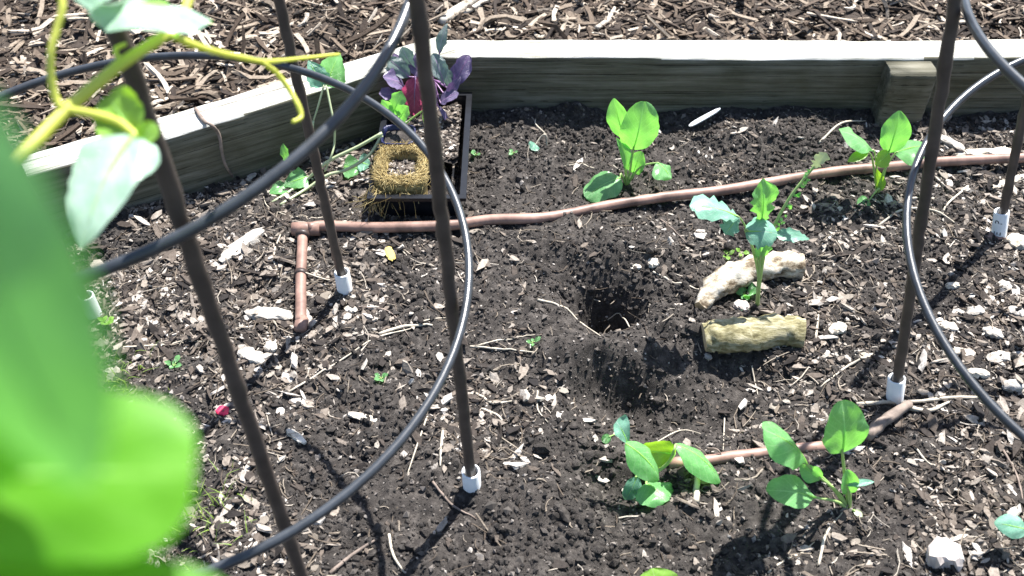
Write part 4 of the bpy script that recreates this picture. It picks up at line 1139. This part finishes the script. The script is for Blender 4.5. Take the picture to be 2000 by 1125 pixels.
# round pots
def pot(name, c, r0, r1, z0, z1, m, label, cat, tilt=0, soil=True, square=False):
    e = empty(name, (c[0], c[1], z0), label, cat)
    sg = 28; V = []; Fc = []
    lv = [(r0, z0), (r1, z1 - .004), (r1 + .002, z1 - .004), (r1 + .002, z1), (r1 - .001, z1), (r1 - .002, z1 - .015), (r0 + (r1 - r0) * .5, z0 + (z1 - z0) * .5)]
    for rr, zz in lv:
        for k in range(sg):
            a = 2 * math.pi * k / sg; cc, ss = math.cos(a), math.sin(a)
            kk = (abs(cc) ** 5 + abs(ss) ** 5) ** -.2 if square else 1
            V.append((c[0] + rr * cc * kk, c[1] + rr * ss * kk + tilt * (zz - z0), zz))
    for i in range(len(lv) - 1):
        for k in range(sg): Fc.append((i * sg + k, i * sg + (k + 1) % sg, (i + 1) * sg + (k + 1) % sg, (i + 1) * sg + k))
    Fc.append(tuple(range(sg - 1, -1, -1)))
    obj('wall', mesh_from('wall', V, Fc), M[m], e)
    if soil:
        rr = r1 - .004; zz = z1 - .010
        V = [(c[0] + rr * math.cos(2 * math.pi * k / 40) * ((abs(math.cos(2 * math.pi * k / 40)) ** 5 + abs(math.sin(2 * math.pi * k / 40)) ** 5) ** -.2 if square else 1), c[1] + tilt * (zz - z0) + rr * math.sin(2 * math.pi * k / 40) * ((abs(math.cos(2 * math.pi * k / 40)) ** 5 + abs(math.sin(2 * math.pi * k / 40)) ** 5) ** -.2 if square else 1), zz) for k in range(40)] + [(c[0], c[1] + tilt * (zz - z0), zz + .004)]
        obj('compost', mesh_from('compost', V, [(k, (k + 1) % 40, 40) for k in range(40)]), M['soil'], e)
    return e
nz = TZ + .022
nc = at_z(778, 262, nz)
pot('plant_pot', (nc[0], nc[1]), .024, .032, zb + .004, nz, 'navy', 'dark navy square pot behind the golden fibre pot', 'plant pot', square=True)
# purple cabbage seedling
class TrayPlant(Plant):
    def __init__(s, name, base, label, cat, stem):
        s.b = np.array(base, float); s.y = s.b[1]; s.stem = stem; s.k = int(abs(base[0]) * 1000)
        s.e = empty(name, s.b, label, cat)
b0 = at_z(850, 225, .044)
p = TrayPlant('purple_cabbage', b0, 'purple cabbage seedling with grey violet leaves at the back of the black tray', 'seedling', 'leaf_p')
tube('stem', smooth_path([p.b - [0, 0, .01], p.P((848, 190), 0), p.P((838, 150), .0)], 5), [.0035, .003, .0022], M['leaf_p'], p.e, 8)
for a, b, wd, da, db, nh, pf, mm in [
    ((884, 178), (917, 108), 36, .01, .04, (-.2, -.6, .7), 'spoon', 'leaf_p'),
    ((868, 168), (846, 104), 34, .0, .03, (.2, -.7, .6), 'spoon', 'leaf_pg'),
    ((858, 105), (874, 45), 22, .03, .06, (-.4, -.7, .5), 'lance', 'leaf_pg'),
    ((878, 170), (866, 128), 26, .02, .03, (0, -.8, .5), 'oval', 'leaf_pg'),
    ((840, 150), (800, 118), 40, .05, .06, (-.1, -.5, .8), 'round', 'leaf_p'),
    ((812, 140), (785, 92), 34, .05, .07, (-.3, -.7, .6), 'oval', 'leaf_pg'),
    ((788, 168), (748, 150), 32, .02, .0, (-.1, -.4, .9), 'oval', 'leaf_p'),
    ((782, 190), (740, 183), 28, .0, -.02, (-.1, -.5, .8), 'kale', 'leaf_p'),
    ((800, 150), (756, 112), 34, .03, .05, (-.2, -.6, .7), 'oval', 'leaf_pg'),
    ((830, 145), (822, 92), 34, .03, .05, (0, -.7, .6), 'round', 'leaf_p'),
    ((860, 200), (896, 182), 24, -.01, -.01, (.1, -.3, .9), 'oval', 'leaf_p'),
    ((855, 205), (880, 250), 10, -.01, -.03, (.2, -.4, .9), 'lance', 'leaf_p'),
    ((812, 150), (809, 226), 54, .02, -.01, (-.05, -.85, .5), 'oval', 'leaf_m'),
    ((790, 150), (768, 104), 28, .05, .07, (-.1, -.6, .8), 'oval', 'leaf_p'),
    ((775, 178), (757, 128), 24, .03, .04, (-.3, -.6, .7), 'oval', 'leaf_pg'),
    ((770, 200), (760, 172), 18, .0, .0, (-.2, -.6, .7), 'kale', 'leaf_p'),
    ((872, 190), (900, 150), 20, .0, .01, (.1, -.6, .7), 'oval', 'leaf_p'),
    ((845, 215), (832, 160), 22, -.02, -.01, (.2, -.7, .6), 'oval', 'leaf_pg')]:
    p.leaf(a, b, wd, da, db, via=[(845, 160, .04)], rib='leaf_p', nh=nh, prof=pf, m=mm, edge=.12, wav=.06, rad=.0016)
b0 = at_z(776, 250, nz - .01)
p = TrayPlant('green_seedling', b0, 'bright green seedling with curled leaves in the navy pot', 'seedling', 'green_stem')
p.leaf((768, 225), (785, 178), 34, .0, .01, nh=(-.2, -.8, .5), prof='kale', m='leaf', edge=.2)
p.leaf((770, 228), (746, 195), 26, .0, .0, nh=(-.3, -.6, .7), prof='kale', m='leaf', edge=.2)
p.leaf((780, 232), (798, 208), 30, -.01, -.02, nh=(.2, -.5, .8), prof='oval', m='leaf', edge=.15)
p.leaf((828, 215), (836, 252), 14, .0, -.02, via=[(800, 235, 0)], nh=(.1, -.6, .7), prof='lance', m='leaf_y')

# ------------------------------------------------------------------ floppy plant beside the tray
fb = gnd(632, 352)
p = Plant('floppy_squash_plant', (632, 352), 'sprawling plant with long pale stems in the corner of the timbers', 'plant', None, 'pale_stem')
def fstem(uvs, rad=.0034):
    P = []
    for u, v, dy in uvs:
        q = at_y(u, v, p.y + dy); g_ = float(hz(q[0], q[1])) + rad
        if q[2] < g_: q = gnd(u, v, rad)
        P.append(q)
    tube('stem', smooth_path(P, 6), [rad, rad, rad * .8], M['pale_stem'], p.e, 8)
fstem([(746, 260, .02), (700, 286, .01), (650, 310, .0), (622, 330, -.01), (590, 358, -.02), (532, 398, -.04)])
fstem([(746, 264, .02), (722, 302, .0), (680, 330, -.01), (640, 342, -.02), (600, 368, -.04), (548, 402, -.06)])
fstem([(633, 165, .08), (622, 205, .06), (612, 236, .05)], .002)
fstem([(637, 165, .08), (646, 210, .05), (653, 245, .03), (653, 280, .02), (647, 305, .0), (634, 335, -.01)], .0022)
fstem([(612, 236, .05), (606, 270, .03), (575, 310, .0), (560, 335, -.01)], .0024)
p.leaf((632, 168), (602, 118), 44, .08, .11, stem=False, nh=(-.1, -.6, .8), prof='heart', m='leaf_b', edge=.12)
p.leaf((637, 168), (664, 104), 60, .08, .13, stem=False, nh=(.1, -.4, .9), prof='heart', m='leaf', edge=.12)
p.leaf((600, 345), (555, 372), 40, -.01, -.03, stem=False, nh=(-.1, -.5, .8), prof='heart', m='leaf', edge=.1)
p.leaf((560, 368), (528, 388), 28, -.03, -.05, stem=False, nh=(-.1, -.3, .9), prof='heart', m='leaf', edge=.1)
p.leaf((562, 325), (553, 280), 16, .0, .01, via=[(570, 335, 0)], nh=(0, -.9, .4), prof='kale', m='leaf', edge=.2)
p.leaf((672, 325), (712, 345), 44, .02, .02, stem=False, nh=(.1, -.5, .8), prof='heart', m='leaf', edge=.1)
p.leaf((700, 316), (728, 350), 36, .03, .03, stem=False, nh=(.1, -.5, .8), prof='heart', m='leaf_b', edge=.1)

# ------------------------------------------------------------------ cucumber vine on the near stake
vb = at_d(-40, 380, .55)
vine = empty('cucumber_vine', vb, 'yellow green cucumber vine with curling tendrils climbing the near cage', 'vine')
def vt(name, uvd, rads, m='vine_stem'):
    return tube(name, smooth_path([at_d(q[0], q[1], q[2] * .88) for q in uvd], 7), np.array(rads) * .88, M[m], vine, 10, rough=.16, seed=len(uvd))
vt('stem', [(-60, 395, .60), (45, 300, .63), (130, 215, .655), (230, 130, .675), (318, 72, .70), (352, 40, .71), (372, -10, .72), (395, -80, .74)], [.0048, .0048, .0044, .0036, .0034])
vt('tendril', [(330, 68, .70), (400, 95, .74), (470, 112, .80), (520, 120, .86), (580, 115, .93), (662, 106, 1.0)], [.0032, .0026, .0022, .0016])
vt('tendril', [(512, 122, .85), (540, 142, .87), (565, 175, .88), (582, 205, .88), (588, 228, .88), (572, 238, .87)], [.0022, .0026, .0026, .0020])
vt('tendril', [(122, 212, .652), (108, 190, .65), (100, 150, .645), (100, 100, .64), (112, 55, .64), (122, 10, .64), (108, -40, .64)], [.0030, .0026, .0026])
vt('tendril', [(238, 125, .676), (225, 98, .68), (245, 86, .69)], [.002, .002, .0014])
vt('petiole', [(130, 215, .655), (180, 222, .65), (232, 238, .645), (262, 262, .64), (275, 272, .64)], [.0032, .0028, .0024])
vt('petiole', [(318, 72, .70), (330, 45, .70), (322, 15, .69)], [.003, .0026, .002])
def vleaf(a, b, wpx, nh, prof, m='leaf_c', **kw): return leaf(vine, at_d(a[0], a[1], a[2] * .88), at_d(b[0], b[1], b[2] * .88), wpx, nh=nh, prof=prof, m=m, nu=22, nv=14, **kw)
# hanging leaf: two halves folded along its midrib, tip down left
vleaf((262, 262, .64), (160, 485, .60), 165, (-.05, -.22, .97), 'heart', seed=3, cup=-.2, arch=.08, wav=.04, edge=.04, left=.65, right=1.0)
vleaf((270, 268, .645), (212, 186, .66), 100, (.0, -.8, .6), 'round', 'leaf_y', seed=4, cup=.3, wav=.04)
vleaf((276, 275, .638), (302, 240, .64), 40, (.3, -.8, .5), 'round', 'leaf_y', seed=5, cup=.4)
vleaf((325, 8, .69), (208, 62, .64), 125, (-.02, -.1, 1), 'heart', seed=6, cup=-.2, arch=.12, wav=.05)
vleaf((322, 70, .70), (362, 42, .71), 36, (.1, -.7, .7), 'round', 'leaf_y', seed=7, cup=.3, edge=.15)
vleaf((130, -20, .64), (260, -70, .66), 120, (.1, -.5, .85), 'heart', seed=8)

# the big leaves close by, on another shoot rising from the bottom left
near = empty('cucumber_plant', at_d(-260, 1250, .40), 'cucumber plant with broad bright green leaves right in front, blurred', 'plant')
def nleaf(a, b, wpx, nh, prof, m, **kw): return leaf(near, at_d(*a), at_d(*b), wpx, nh=nh, prof=prof, m=m, nu=26, nv=18, **kw)
nleaf((-330, 940, .205), (380, 925, .215), 330, (.1, -.45, .88), 'blunt', 'leaf_n', seed=11, cup=-.10, arch=.05, wav=.02, edge=.02)
nleaf((-210, 60, .105), (165, 950, .135), 330, (.1, -.6, .75), 'oval', 'leaf_n2', seed=12, cup=-.15, arch=.05, wav=.02)
nleaf((-330, 640, .18), (165, 740, .185), 600, (.1, -.6, .75), 'round', 'leaf_n', seed=14, cup=-.15, arch=.08, wav=.02)
nleaf((-200, 1180, .21), (445, 1150, .22), 170, (.05, -.3, .95), 'oval', 'leaf_n', seed=13, cup=-.1, arch=.05, wav=.02)
tube('stem', smooth_path([at_d(-420, 1500, .42), at_d(-380, 1150, .28), at_d(-330, 940, .205), at_d(-330, 640, .18), at_d(-210, 60, .105)], 6), [.004, .0035, .003], M['vine_stem'], near, 8)
tube('petiole', smooth_path([at_d(-375, 1120, .272), at_d(-280, 1190, .24), at_d(-200, 1180, .21)], 5), .003, M['vine_stem'], near, 8)
